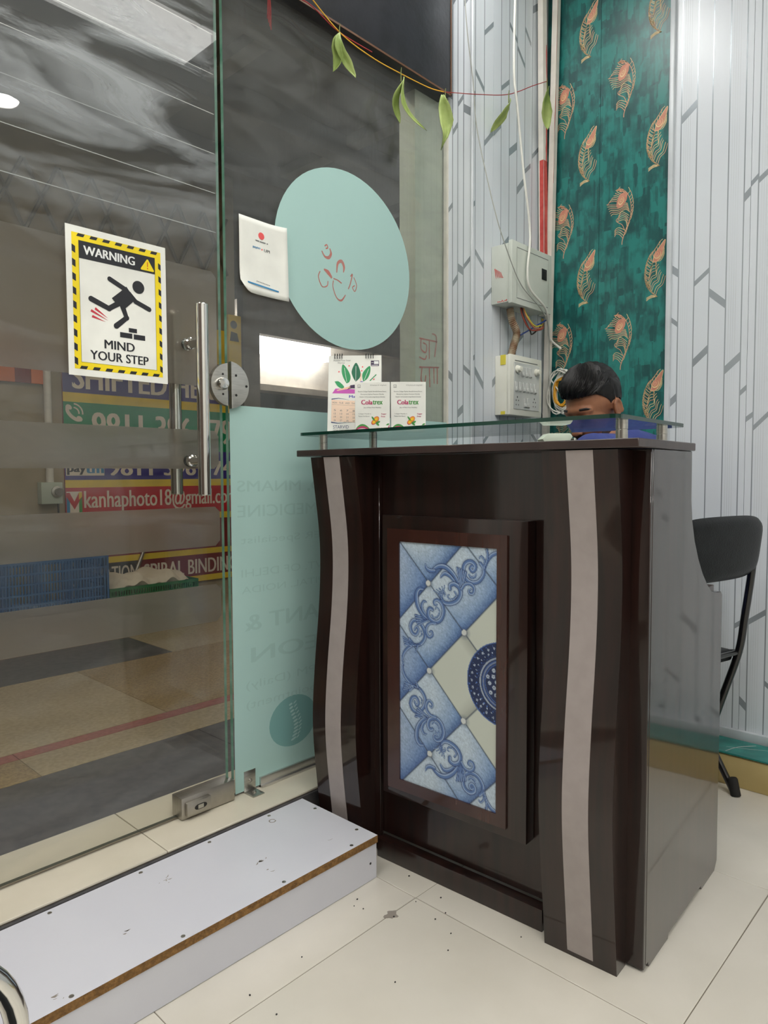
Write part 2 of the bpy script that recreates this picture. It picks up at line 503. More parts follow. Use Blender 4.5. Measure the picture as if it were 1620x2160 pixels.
def teal_print():
    m = bpy.data.materials.new('teal_print'); m.use_nodes = True
    nt = m.node_tree; b = nt.nodes['Principled BSDF']; N = nt.nodes.new; K = nt.links.new
    b.inputs['Roughness'].default_value = 0.34
    tc = N('ShaderNodeTexCoord')
    mp = N('ShaderNodeMapping'); mp.inputs['Scale'].default_value = (1, 1, 0.33); K(tc.outputs['Object'], mp.inputs['Vector'])
    v = N('ShaderNodeTexVoronoi'); v.distance = 'CHEBYCHEV'; v.inputs['Scale'].default_value = 44; K(mp.outputs['Vector'], v.inputs['Vector'])
    mp2 = N('ShaderNodeMapping'); mp2.inputs['Scale'].default_value = (1, 1, 0.12); K(tc.outputs['Object'], mp2.inputs['Vector'])
    v2 = N('ShaderNodeTexVoronoi'); v2.distance = 'CHEBYCHEV'; v2.feature = 'DISTANCE_TO_EDGE' if False else 'F1'; v2.inputs['Scale'].default_value = 75; K(mp2.outputs['Vector'], v2.inputs['Vector'])
    n = N('ShaderNodeTexNoise'); n.inputs['Scale'].default_value = 14; n.inputs['Detail'].default_value = 8; K(tc.outputs['Object'], n.inputs['Vector'])
    a = N('ShaderNodeSeparateColor'); K(v.outputs['Color'], a.inputs['Color'])
    a2 = N('ShaderNodeSeparateColor'); K(v2.outputs['Color'], a2.inputs['Color'])
    # areas of "city" versus plain ground
    st = N('ShaderNodeMapRange'); st.inputs['From Min'].default_value = 0.28; st.inputs['From Max'].default_value = 0.66; K(n.outputs['Fac'], st.inputs['Value'])
    mu = N('ShaderNodeMath'); mu.operation = 'MULTIPLY'; K(a.outputs['Red'], mu.inputs[0]); K(st.outputs['Result'], mu.inputs[1])
    m2 = N('ShaderNodeMath'); m2.operation = 'MULTIPLY'; K(a2.outputs['Red'], m2.inputs[0]); K(st.outputs['Result'], m2.inputs[1])
    ad = N('ShaderNodeMath'); ad.operation = 'MULTIPLY_ADD'; K(m2.outputs[0], ad.inputs[0]); ad.inputs[1].default_value = 0.5; K(mu.outputs[0], ad.inputs[2])
    fine = N('ShaderNodeTexNoise'); fine.inputs['Scale'].default_value = 90; fine.inputs['Detail'].default_value = 6; K(mp.outputs['Vector'], fine.inputs['Vector'])
    ad2 = N('ShaderNodeMath'); ad2.operation = 'MULTIPLY_ADD'; K(fine.outputs['Fac'], ad2.inputs[0]); ad2.inputs[1].default_value = 0.5; K(ad.outputs[0], ad2.inputs[2])
    r = N('ShaderNodeValToRGB')
    r.color_ramp.elements[0].position = 0.1; r.color_ramp.elements[0].color = (*srgb(20, 68, 68), 1)
    r.color_ramp.elements[1].position = 1.15; r.color_ramp.elements[1].color = (*srgb(38, 124, 117), 1)
    e = r.color_ramp.elements.new(0.45); e.color = (*srgb(28, 86, 84), 1)
    K(ad2.outputs[0], r.inputs['Fac']); K(r.outputs['Color'], b.inputs['Base Color'])
    MATS['teal_print'] = m
teal_print()

# ================================================================== ROOM SHELL
RX0, RX1, RY0, GY, CZ = -1.9, 2.51, -2.0, 1.585, 3.0
# floor: slab + tiles on a 0.6 m grid
fl = MB().box(RX0, RX1, RY0, 1.47, -0.06, -0.0015).build('floor', 'grout')
tag(fl, 'cream glazed tile floor inside the shop', 'floor', kind='structure')
tile_me = {}
def cuts(lo, hi, ph, st):
    c = [lo]; x = ph + math.ceil((lo - ph + 1e-6) / st) * st
    while x < hi - 1e-6: c.append(x); x += st
    return c + [hi]
xs = cuts(RX0, RX1, 1.215, 0.6); ys = cuts(RY0, 1.47, 0.445, 0.605)
for i in range(len(xs) - 1):
    for j in range(len(ys) - 1):
        sx, sy = xs[i + 1] - xs[i], ys[j + 1] - ys[j]
        key = (round(sx, 3), round(sy, 3))
        if key not in tile_me:
            g = 0.0009
            t = MB().box(-sx / 2 + g, sx / 2 - g, -sy / 2 + g, sy / 2 - g, -0.006, 0.0).build('floor_tile', 'tile', bevel=0.0008, bseg=1)
            tile_me[key] = t.data
        else:
            t = bpy.data.objects.new('floor_tile', tile_me[key]); COL.objects.link(t)
        t.parent = fl
        t.location = ((xs[i] + xs[i + 1]) / 2, (ys[j] + ys[j + 1]) / 2, 0)

# threshold sill under the glass
sl = MB().box(RX0, 2.02, 1.47, 1.735, -0.05, 0.1145).build('trim_1', 'grout')
tag(sl, 'raised cream tile threshold under the glass front', 'threshold', kind='structure')
for a, b in ((-1.9, -0.97), (-0.97, -0.38), (-0.38, 0.22), (0.22, 0.81), (0.81, 1.41), (1.41, 2.02)):
    MB().box(a + 0.001, b - 0.001, 1.468, 1.735, 0.1145, 0.12).build('sill_tile', 'sill_tile', sl, bevel=0.001, bseg=1)
MB().box(0.2, 2.0, 1.462, 1.4695, 0.0, 0.112).build('riser_tile', 'granite_dark', sl)

# ---- grey printed PVC panels
BARS = {(0.98, 0.953): [(1.721, 1.683), (1.548, 1.516), (1.241, 1.256)]}
def pvc_panel(pl, width, height, parent, lines, seed, bars=None, ribs=True, gap=(0.5, 0.95)):
    """one panel lying in plane pl (a across, b up); lines = printed verticals"""
    rnd = random.Random(seed)
    m = MB()
    g = 0.0006; d = 0.008
    c = [pl(g, 0, 0), pl(width - g, 0, 0), pl(width - g, height, 0), pl(g, height, 0)]
    m.prism([q - pl.n * 0.0 for q in c], -pl.n * d)
    for x in lines:
        if 0.003 < x < width - 0.003: m.pr(pl, x - 0.0018, x + 0.0018, 0, height, 0.0003, 1)
    if ribs:
        for x in lines[::3]:
            for q in range(4):
                xx = x + 0.010 + q * 0.007
                if xx < width - 0.004: m.pr(pl, xx - 0.0006, xx + 0.0006, 0, height, 0.0002, 2)
    ed = [g] + [x for x in lines if 0.003 < x < width - 0.003] + [width - g]
    for i in range(len(ed) - 1):
        a, b = ed[i], ed[i + 1]
        if b - a < 0.012: continue
        z = rnd.uniform(0.05, 0.5)
        lst = []
        while z < height - 0.1:
            lst.append((z, rnd.choice((-1, 1, 1)))); z += rnd.uniform(*gap)
        if bars and i in bars: lst = bars[i]
        for z, s in lst:
            rise = (b - a) * rnd.uniform(0.75, 1.05) * s
            th = rnd.choice((0.018, 0.020, 0.028))
            m.pq(pl, [(a, z), (b, z + rise), (b, z + rise + th), (a, z + th)], 0.00035, 1)
    return m.build('pvc_panel', ['pvc_grey', 'pvc_print', 'pvc_trim'], parent)

wl = MB().box(2.02, 2.62, 1.485, 1.60, 0.0, CZ).build('wall_left', 'paint_white')
tag(wl, 'short grey striped panel wall between the glass front and the teal wall', 'wall', kind='structure')
# reveal (faces the camera side) and the wall face
pvc_panel(PLm((2.012, 1.582, 0), (0, -1, 0), (0, 0, 1)), 0.105, CZ, wl, [0.022, 0.045, 0.07], 3, gap=(0.34, 0.6))
WY = 1.477
for a, b, sd in ((2.012, 2.14, 5), (2.14, 2.39, 11), (2.39, 2.508, 12)):
    ln = [x - a for x in np.arange(2.032, 2.5, 0.0525) if a < x < b]
    pvc_panel(PLm((a, WY, 0), (1, 0, 0), (0, 0, 1)), b - a, CZ, wl, [float(q) for q in ln], sd, gap=(0.36, 0.62))
MB().tube([(2.010, 1.474, 0), (2.010, 1.474, CZ)], 0.006, 10).build('corner_bead', 'pvc_trim', wl, smooth=True)

wb = MB().box(2.52, 2.64, RY0 - 0.1, 1.6, 0.0, CZ).build('wall_back', 'paint_white')
tag(wb, 'back wall clad in teal feather print and grey striped panels', 'wall', kind='structure')
BX = 2.512
# plane of the back wall: a runs to the right in the picture (-Y)
def back_plane(y0, z0=0.0): return PLm((BX, y0, z0), (0, -1, 0), (0, 0, 1))
for y0, y1 in ((1.477, 1.254), (1.254, 0.99)):
    pl = back_plane(y0)
    m = MB(); g = 0.0007; wd = y0 - y1
    m.prism([pl(g, 0), pl(wd - g, 0), pl(wd - g, CZ), pl(g, CZ)], -pl.n * 0.008)
    o = m.build('teal_panel', 'teal_print', wb)
# peacock feather print, 0.456 m repeat
FS = 0.92
def feather_a(pl, cx, cz, m):
    """slender upright feather"""
    def st(pts, mi, wd=0.0018):
        p = cat2([(cx + a * FS, cz + b * FS) for a, b in pts], 5)
        m.pl(pl, p, [wd * 0.6] + [wd] * (len(p) - 2) + [wd * 0.4], 0.0005, mi)
    sp = cat2([(0.020, -0.106), (-0.003, -0.082), (-0.014, -0.045), (-0.010, 0.0), (0.004, 0.034), (0.020, 0.062)], 8)
    m.pl(pl, [(cx + a * FS, cz + b * FS) for a, b in sp], 0.0019, 0.0005, 0)
    n = len(sp)
    for k in range(17):                                  # tight barbs on the left
        a, b = sp[int((0.12 + 0.040 * k) * n)]
        st([(a, b), (a - 0.011, b + 0.008), (a - 0.018, b + 0.022), (a - 0.017 + 0.0008 * k, b + 0.040)], 0 if k % 4 else 1)
    for k in range(10):                                   # long loose barbs on the right
        a, b = sp[int((0.08 + 0.060 * k) * n)]
        st([(a, b), (a + 0.010, b + 0.024), (a + 0.026, b + 0.036 - 0.001 * k), (a + 0.034 - 0.0014 * k, b + 0.056), (a + 0.037, b + 0.068)], 0 if k % 3 else 1)
    for k in range(3):
        st([(0.012 - 0.003 * k, 0.030 + 0.002 * k), (0.030, 0.030 + 0.006 * k), (0.042, 0.046 + 0.008 * k), (0.044, 0.060 + 0.008 * k)], 0)
    for k in range(5):                                   # flicks left of the eye
        st([(-0.004 + 0.007 * k, 0.036 + 0.013 * k), (-0.008 + 0.008 * k, 0.052 + 0.012 * k), (0.002 + 0.009 * k, 0.074 + 0.009 * k)], k % 2)
    for a in ((-0.030, -0.042), (-0.027, -0.052), (-0.024, -0.062)): st([(-0.011, -0.066), (-0.022, a[1] + 0.004), a], 0)
    for k in range(4): st([(0.020, -0.106), (0.0, -0.097 - 0.003 * k), (-0.012, -0.100 - 0.003 * k), (-0.024, -0.104 - 0.004 * k)], 0)
    eye = [(-0.018, -0.026), (-0.013, -0.004), (-0.002, 0.014), (0.026, 0.046), (0.022, 0.018), (0.013, -0.010), (-0.001, -0.025)]
    ec = [(cx + 0.017 + a, cz + 0.052 + b) for a, b in cat2(eye + [eye[0]], 4)[:-1]]
    m.pq(pl, ec, 0.0006, 2); m.pl(pl, ec, 0.0018, 0.0007, 0, True)
    m.pd(pl, (cx + 0.016, cz + 0.050), 0.0125, 0.0145, 0.0008, 0, 16, -0.5); m.pd(pl, (cx + 0.016, cz + 0.052), 0.0105, 0.0125, 0.0009, 2, 16, -0.5)
    m.pd(pl, (cx + 0.015, cz + 0.051), 0.006, 0.0075, 0.0010, 1, 14, -0.5); m.pd(pl, (cx + 0.015, cz + 0.051), 0.004, 0.0055, 0.0011, 2, 12, -0.5)
def feather_b(pl, cx, cz, m):
    """curled feather bending over to the left"""
    def st(pts, mi, wd=0.0018):
        p = cat2([(cx + a * FS, cz + b * FS) for a, b in pts], 5)
        m.pl(pl, p, [wd * 0.6] + [wd] * (len(p) - 2) + [wd * 0.4], 0.0005, mi)
    sp = cat2([(0.004, -0.124), (0.006, -0.105), (0.020, -0.065), (0.036, -0.025), (0.040, 0.018), (0.030, 0.060), (0.010, 0.088), (-0.012, 0.094)], 7)
    m.pl(pl, [(cx + a * FS, cz + b * FS) for a, b in sp], [0.0012] + [0.0026] * 12 + [0.0018] * (len(sp) - 13), 0.0005, 1)
    n = len(sp)
    for k in range(13):                                   # short outer barbs
        a, b = sp[int((0.20 + 0.045 * k) * n)]
        st([(a, b), (a + 0.009, b + 0.010), (a + 0.012 - 0.0008 * k, b + 0.026)], k % 2)
    for k in range(4): st([(0.008 + 0.003 * k, -0.100 + 0.010 * k), (-0.006, -0.082 + 0.009 * k), (-0.020, -0.076 + 0.007 * k), (-0.028, -0.086 + 0.007 * k)], 1 - k % 2)
    for k in range(5): st([(0.024 + 0.002 * k, -0.056 + 0.010 * k), (0.018, -0.032 + 0.007 * k), (0.0, -0.026 + 0.008 * k), (-0.020 + 0.002 * k, -0.030 + 0.005 * k)], k % 2)
    st([(0.016, -0.072), (0.004, -0.046), (-0.012, -0.034), (-0.022, -0.022), (-0.014, -0.014)], 1)
    for k in range(6):                                   # skirt under the eye
        st([(0.036 - 0.002 * k, -0.004 + 0.007 * k), (0.016, 0.012 + 0.005 * k), (-0.014, 0.002 + 0.007 * k), (-0.036 - 0.003 * k, 0.006 + 0.008 * k), (-0.044 - 0.004 * k, 0.0 + 0.010 * k)], k % 2)
    for k in range(7):                                   # crest to the upper left
        st([(-0.012 + 0.002 * k, 0.046 + 0.006 * k), (-0.030 + 0.003 * k, 0.056 + 0.006 * k), (-0.050 + 0.006 * k, 0.056 + 0.007 * k), (-0.060 + 0.009 * k, 0.046 + 0.010 * k)], 1 - k % 2)
    for k in range(4): st([(0.024 - 0.006 * k, 0.068 + 0.005 * k), (0.006 - 0.006 * k, 0.092), (-0.014 - 0.004 * k, 0.100 - 0.001 * k)], 1)
    eye = [(0.022, 0.026), (0.019, 0.0), (0.002, -0.020), (-0.018, -0.018), (-0.016, 0.008), (-0.002, 0.028)]
    m.pq(pl, [(cx + a, cz + 0.044 + b) for a, b in cat2(eye + [eye[0]], 4)[:-1]], 0.0006, 2)
    m.pd(pl, (cx - 0.001, cz + 0.045), 0.0098, 0.0145, 0.0008, 0, 16, -0.5); m.pd(pl, (cx - 0.001, cz + 0.047), 0.0078, 0.012, 0.0009, 2, 16, -0.5)
    m.pd(pl, (cx - 0.001, cz + 0.047), 0.0045, 0.007, 0.0010, 0, 12, -0.5); m.pd(pl, (cx - 0.001, cz + 0.047), 0.0028, 0.005, 0.0011, 2, 12, -0.5)
pl = back_plane(0.0)
for kind, yc, zc in ((feather_a, 1.312, 2.205), (feather_b, 1.166, 1.955), (feather_a, 1.046, 2.188 - 0.456 * 0 - 0.005), (feather_b, 1.405, 1.955)):
    for k in range(-4, 2):
        z = zc + 0.456 * k
        if z < 0.12 or z > CZ - 0.12: continue
        m = MB(); kind(pl, -yc, z, m)
        m.build('feather_print', ['feather_pale', 'feather_peach', 'feather_core'], wb)
# corner trim and the grey panels to the right of the teal
MB().box(2.496, 2.514, 0.976, 0.992, 0, CZ).build('edge_trim', 'pvc_trim', wb, bevel=0.002)
SEE = {0: [(1.70, -1), (1.53, -1), (1.235, 1)], 2: [(1.64, 1), (1.365, 1)], 3: [(1.60, -1)], 4: [(1.33, 1)], 1: [(2.2, 1), (0.9, -1)]}
y = 0.977; k = 0
while y > RY0 + 0.05:
    y1 = max(y - 0.25, RY0)
    ln = [0.0225, 0.0755, 0.1255, 0.1795, 0.2295]
    pvc_panel(back_plane(y), y - y1, CZ, wb, [q for q in ln if q < y - y1], 40 + k, SEE if k == 0 else None)
    y = y1; k += 1
MB().box(2.494, 2.512, RY0, 0.97, 0.10, 0.135).build('base_strip', 'pvc_trim', wb, bevel=0.003)

# walls behind the camera, ceiling, its lamps and the added ones
o = MB().box(RX0, 2.62, RY0 - 0.12, RY0, 0, CZ).build('wall_right', 'paint_white'); tag(o, 'plain off-white wall on the right side of the shop', 'wall', kind='structure')
o = MB().box(RX0 - 0.12, RX0, RY0 - 0.12, 1.75, 0, CZ).build('wall_front', 'paint_dark'); tag(o, 'plain brown wall behind the camera', 'wall', kind='structure')
o = MB().box(RX0 - 0.12, 2.64, RY0 - 0.12, 1.60, CZ, CZ + 0.1).build('ceiling', 'ceiling_white'); tag(o, 'white flat ceiling of the shop', 'ceiling', kind='structure')
for i, (x0, x1, ya, yb) in enumerate(((0.2, 1.88, 0.09, 0.39), (-1.6, 1.2, -1.24, -1.0), (-1.7, 0.0, 0.50, 0.76))):  # first strip mirrored in the glass; other two unseen, added for soft light
    r = empty('ceiling_light', ((x0 + x1) / 2, (ya + yb) / 2, CZ))
    tag(r, ('long white strip light on the ceiling above the reception desk', 'unseen long white strip light added on the ceiling along the right wall', 'unseen white strip light added on the ceiling behind the camera')[i], 'light', 'ceiling strip lights')
    hx, hy = (x1 - x0) / 2, (yb - ya) / 2
    MB().box(-hx - .015, hx + .015, -hy - .015, hy + .015, -0.012, -0.0005).build('frame', 'ceiling_white', r)
    MB().box(-hx, hx, -hy, hy, -0.018, -0.0125).build('diffuser', 'lamp_soft' if i == 0 else 'lamp_added_strip', r)
r = empty('added_panel_light', (1.62, 1.275, CZ)); tag(r, 'unseen bright panel light added on the ceiling above the glass shelf', 'light')  # unseen lamp, added to brighten the grey wall panels
MB().box(-0.315, 0.315, -0.165, 0.165, -0.012, -0.0005).build('frame', 'ceiling_white', r); MB().box(-0.30, 0.30, -0.15, 0.15, -0.018, -0.0125).build('diffuser', 'lamp_added_panel', r)
dl = None
for x, yy in ((1.40, -0.91), (-0.3, -0.42), (-0.3, 0.95), (0.5, -1.6), (-1.2, -0.2)):
    if dl is None:
        dl = empty('downlight', (x, yy, CZ))
        MB().lathe([(0.085, -0.0005), (0.085, -0.008), (0.072, -0.012), (0.072, -0.0005)], seg=28).build('ring', 'ceiling_white', dl, smooth=True)
        MB().lathe([(0.0, -0.009), (0.070, -0.009), (0.070, -0.001)], seg=28).build('diffuser', 'lamp_down', dl, smooth=True)
        o = dl
    else:
        o = copy_tree(dl); o.location = (x, yy, CZ)
    tag(o, 'small round ceiling downlight ' + {1.40: 'mirrored at the left edge of the glass door', -1.2: 'nearest the wall behind the camera', 0.5: 'nearest the right wall'}.get(x, 'above the camera' if yy < 0 else 'above the step box'), 'light', 'ceiling downlights')

# black header above the fixed glass
hd = MB().box(0.9, 1.986, 1.547, 1.66, 2.312, CZ).build('trim_2', 'black_laminate', bevel=0.002)
tag(hd, 'black laminate header box above the glass panel', 'header', kind='structure')
MB().box(0.9, 1.9865, 1.5455, 1.5475, 2.312, 2.318).build('edge_band', 'brown_edge', hd)
MB().box(1.982, 1.988, 1.5455, 1.5475, 2.312, CZ).build('edge_band', 'brown_edge', hd)
o = MB().box(RX0, 0.9, 1.575, 1.66, 2.62, CZ).build('trim_3', 'black_laminate'); tag(o, 'black header strip above the glass door', 'header', kind='structure')
o = MB().box(RX0, 0.12, 1.56, 1.62, 0.12, 2.62).build('wall_left_front', 'paint_white'); tag(o, 'plain wall beside the hinged side of the glass door', 'wall', kind='structure')
# ================================================================== GLASS FRONT
GT = 0.012
def glass_box(m, x0, x1, z0, z1, y0=GY, t=GT, face=0, edge=1):
    y1 = y0 + t
    v = [(x0, y0, z0), (x1, y0, z0), (x1, y1, z0), (x0, y1, z0), (x0, y0, z1), (x1, y0, z1), (x1, y1, z1), (x0, y1, z1)]
    m.add(v, [(0, 1, 5, 4), (2, 3, 7, 6)], face)
    m.add(v, [(4, 5, 6, 7), (1, 2, 6, 5), (3, 0, 4, 7)], edge); m.add(v, [(0, 3, 2, 1)], edge + 1)
door = empty('door_1', (0.6, GY, 0.12))
tag(door, 'frameless glass door with frosted bands, long chrome pull and floor lock', 'door', kind='structure')
DL = Vector((0.6, GY, 0.12))
m = MB(); glass_box(m, 0.13, 1.058, 0.128, 2.62); m.build('glass_pane', ['glass_door', 'glass_edge_pale', 'glass_edge_low'], door, loc=None).location = -DL
def dpart(mb, name, mats, **k):
    o = mb.build(name, mats, door, **k); o.location = -DL; return o
for z0, z1 in ((1.23, 1.53), (1.017, 1.117), (0.813, 0.917), (0.611, 0.711)):
    m = MB(); r = 0.014
    x1, x0 = 1.053, 0.132
    pts = [(x0, z0), (x1 - r, z0), (x1, z0 + r), (x1, z1 - r), (x1 - r, z1), (x0, z1)]
    m.prism([(a, GY + GT + 0.0004, b) for a, b in pts], (0, 0.0006, 0))
    dpart(m, 'frosted_band', 'frost')
m = MB()
for z in (1.633, 1.733, 1.833, 1.933, 2.033, 2.133, 2.233):
    m.box(0.132, 1.055, GY + GT + 0.0003, GY + GT + 0.0007, z - 0.0009, z + 0.0009)
tag(dpart(m, 'film_line', 'paper_grey'), kind='stuff')
# pull handle, one bar each side
for s, yb in ((-1, 1.525), (1, 1.657)):
    m = MB().lathe([(0.0135, 0.0), (0.0155, 0.002), (0.0155, 0.470), (0.0135, 0.472)], (0.963, yb, 0.950), seg=24)
    h = dpart(m, 'pull_handle', 'chrome', smooth=True)
    for z in (1.037, 1.332):
        yf = GY if s < 0 else GY + GT
        q = MB().lathe([(0.0150, 0.0), (0.0150, 0.010), (0.0120, 0.013), (0.0110, abs(yb - yf))], (0.963, yf, z), ax=(0, s, 0), seg=20)
        q.build('standoff', 'chrome', h, smooth=True)
# round edge lock, door half
def half_disc(cx, cz, r, side, gap, y0, y1):
    pts = [(cx + side * gap, cz - math.sqrt(r * r - gap * gap) * 1.0)]
    for k in range(0, 19):
        t = -PI / 2 + PI * k / 18
        x = max(gap, r * math.cos(t)); pts.append((cx + side * x, cz + r * math.sin(t)))
    pts.append((cx + side * gap, cz + math.sqrt(r * r - gap * gap)))
    return [(a, y0, b) for a, b in pts], (0, y1 - y0, 0)
q, e = half_disc(1.0725, 1.238, 0.056, -1, 0.005, GY - 0.014, GY)
h = dpart(MB().prism(q, e), 'lock_plate', 'steel', bevel=0.0015)
MB().lathe([(0.016, 0.0), (0.017, 0.012), (0.013, 0.020), (0.0, 0.022)], (1.045, GY - 0.014, 1.238), ax=(0, -1, 0), seg=20).build('thumb_knob', 'chrome', h, smooth=True)
for dz in (-0.026, 0.026):
    MB().lathe([(0.0, 0.0006), (0.003, 0.0006), (0.003, 0.0)], (1.052, GY - 0.0143, 1.238 + dz), ax=(0, -1, 0), seg=10).build('screw_hole', 'dark_hole', h)
# floor patch lock
m = MB().box(0.906, 1.066, GY - 0.018, GY + GT + 0.018, 0.1225, 0.178)
h = dpart(m, 'patch_lock', 'steel_dull', bevel=0.0025)
MB().box(0.915, 0.985, GY - 0.030, GY - 0.0185, 0.132, 0.166).build('lock_case', 'steel_dull', h, bevel=0.002)
m = MB()
pts = [(0.952 + 0.012 * math.cos(t) + (0.008 if math.cos(t) > 0 else -0.004), GY - 0.0306, 0.149 + 0.007 * math.sin(t)) for t in np.linspace(0, 2 * PI, 20, endpoint=False)]
m.prism(pts, (0, 0.0005, 0)); m.build('keyhole_cover', 'dark_hole', h)
m = MB(); m.prism([(a, GY - 0.0312, b) for a, b in ((0.946, 0.144), (0.962, 0.144), (0.962, 0.154), (0.946, 0.154))], (0, 0.0005, 0)); m.build('keyhole_flap', 'steel', h)

# ---- fixed pane
win = empty('window_1', (1.54, GY, 0.12))
tag(win, 'fixed glass panel with aqua frosted lower half and aqua frosted oval', 'window', kind='structure')
WL = Vector((1.54, GY, 0.12))
def wpart(mb, name, mats, **k):
    o = mb.build(name, mats, win, **k); o.location = -WL; return o
m = MB(); glass_box(m, 1.076, 2.010, 0.124, 2.32); wpart(m, 'glass_pane', ['glass_fixed', 'glass_edge_pale', 'glass_edge_low'])
m = MB().box(1.080, 2.008, GY - 0.0010, GY - 0.0003, 0.126, 1.187); wpart(m, 'frosted_film', 'aqua')
# oval film with the rubbed-off red painted mark
ov = [(1.521 + 0.285 * math.cos(t), 1.657 + 0.268 * math.sin(t)) for t in np.linspace(0, 2 * PI, 64, endpoint=False)]
m = MB().prism([(a, GY - 0.0010, b) for a, b in ov], (0, 0.0007, 0)); ovf = wpart(m, 'oval_film', 'aqua')
pl = PLm((0, GY, 0), (1, 0, 0), (0, 0, 1))
m = MB()
strokes = [([(1.405, 1.603), (1.398, 1.585), (1.412, 1.560), (1.432, 1.565), (1.436, 1.580)], 0.0035),
           ([(1.420, 1.612), (1.436, 1.606), (1.452, 1.592)], [0.004, 0.013, 0.007]),
           ([(1.472, 1.612), (1.476, 1.640), (1.492, 1.650), (1.502, 1.636), (1.500, 1.618)], [0.003, 0.008, 0.011, 0.009, 0.003]),
           ([(1.458, 1.592), (1.476, 1.590), (1.492, 1.584)], 0.004),
           ([(1.458, 1.586), (1.456, 1.566), (1.470, 1.538), (1.490, 1.532), (1.508, 1.552)], [0.003, 0.0035, 0.004, 0.006, 0.003]),
           ([(1.530, 1.612), (1.538, 1.620), (1.528, 1.588), (1.520, 1.572)], 0.004),
           ([(1.544, 1.612), (1.556, 1.590), (1.548, 1.570), (1.538, 1.580), (1.548, 1.588)], 0.003),
           ([(1.412, 1.664), (1.424, 1.650), (1.440, 1.650), (1.449, 1.664), (1.444, 1.678)], [0.003, 0.006, 0.010, 0.008, 0.003]),
           ([(1.424, 1.680), (1.432, 1.686), (1.436, 1.678), (1.428, 1.674)], 0.004)]
for pts, wd in strokes:
    cp = cat2(pts, 5)
    if hasattr(wd, '__len__'): wd = list(np.interp(np.linspace(0, len(wd) - 1, len(cp)), range(len(wd)), wd))
    m.pl(pl, cp, wd, 0.0014, 0)
wpart(m, 'painted_mark', 'paint_faded')
# lettering on the outer side, seen reversed through the film
pf = PLm((0, GY, 0), (1, 0, 0), (0, 0, 1))
def rev(st, x0, x1, z0, z1, bold=0.0): wpart(MB().tx(pf, st, x0, x1, z0, z1, 0.0013, 0, bold, mirror=True), 'lettering', 'aqua_text')
rev('M.S. ORTHO, MNAMS', 1.10, 1.72, 0.950, 0.985, 0.01)
rev('SPORTS MEDICINE', 1.10, 1.62, 0.885, 0.918, 0.01)
rev('JOINT & SHOULDER Specialist', 1.11, 1.85, 0.806, 0.832)
rev('HOSPITAL GOVT. OF DELHI', 1.11, 1.72, 0.720, 0.742)
rev('APOLLO HOSPITAL, NOIDA', 1.11, 1.70, 0.672, 0.694)
rev('CONSULTANT &', 1.12, 1.80, 0.570, 0.615, 0.02)
rev('SURGEON', 1.14, 1.70, 0.480, 0.522, 0.02)
rev('TO 9:00 PM (Daily)', 1.12, 1.60, 0.400, 0.430)
rev('Sunday : by Appointment)', 1.12, 1.72, 0.345, 0.375)
m = MB().pd(pf, (1.285, 0.195 + 0.085), 0.088, 0.075, 0.0013, 0, 32)
wpart(m, 'round_logo', 'aqua_logo')
m = MB()
for k in range(11):
    z = 0.225 + k * 0.0105; x = 1.285 + 0.010 * math.sin(k * 0.45)
    m.pd(pf, (x, z), 0.011 - 0.0004 * k, 0.0032, 0.0016, 0, 12, 0.3); m.pd(pf, (x + 0.016, z + 0.003), 0.007, 0.002, 0.0016, 0, 10, 0.6)
tag(wpart(m, 'spine_mark', 'aqua'), kind='stuff')
q, e = half_disc(1.0725, 1.238, 0.062, 1, 0.006, GY - 0.014, GY)
h = wpart(MB().prism(q, e), 'keeper_plate', 'steel', bevel=0.0015)
for x, z in ((1.093, 1.264), (1.093, 1.212), (1.126, 1.238)):
    MB().lathe([(0.0, 0.0006), (0.0034, 0.0006), (0.0034, 0.0)], (x, GY - 0.0143, z), ax=(0, -1, 0), seg=10).build('screw_hole', 'dark_hole', h)
m = MB().box(1.16, 2.008, GY - 0.008, GY - 0.0005, 0.1205, 0.150).box(1.16, 2.008, GY - 0.014, GY - 0.0005, 0.1205, 0.128); wpart(m, 'bottom_channel', 'aluminium', bevel=0.0012)
m = MB().box(1.108, 1.146, GY - 0.003, GY - 0.0004, 0.1205, 0.180).box(1.108, 1.146, GY - 0.044, GY - 0.0004, 0.1205, 0.1235)
h = wpart(m, 'floor_bracket', 'steel', bevel=0.001)
MB().lathe([(0.006, 0), (0.006, 0.004), (0.0, 0.006)], (1.127, GY - 0.022, 0.1235), seg=10).build('bolt', 'steel_dull', h, smooth=True)
MB().lathe([(0.005, 0), (0.005, 0.004), (0.0, 0.006)], (1.127, GY - 0.003, 0.152), ax=(0, -1, 0), seg=10).build('bolt', 'steel_dull', h, smooth=True)
m = MB().box(2.0095, 2.0115, 1.578, 1.600, 0.12, 2.32); wpart(m, 'edge_seal', 'conduit_white')

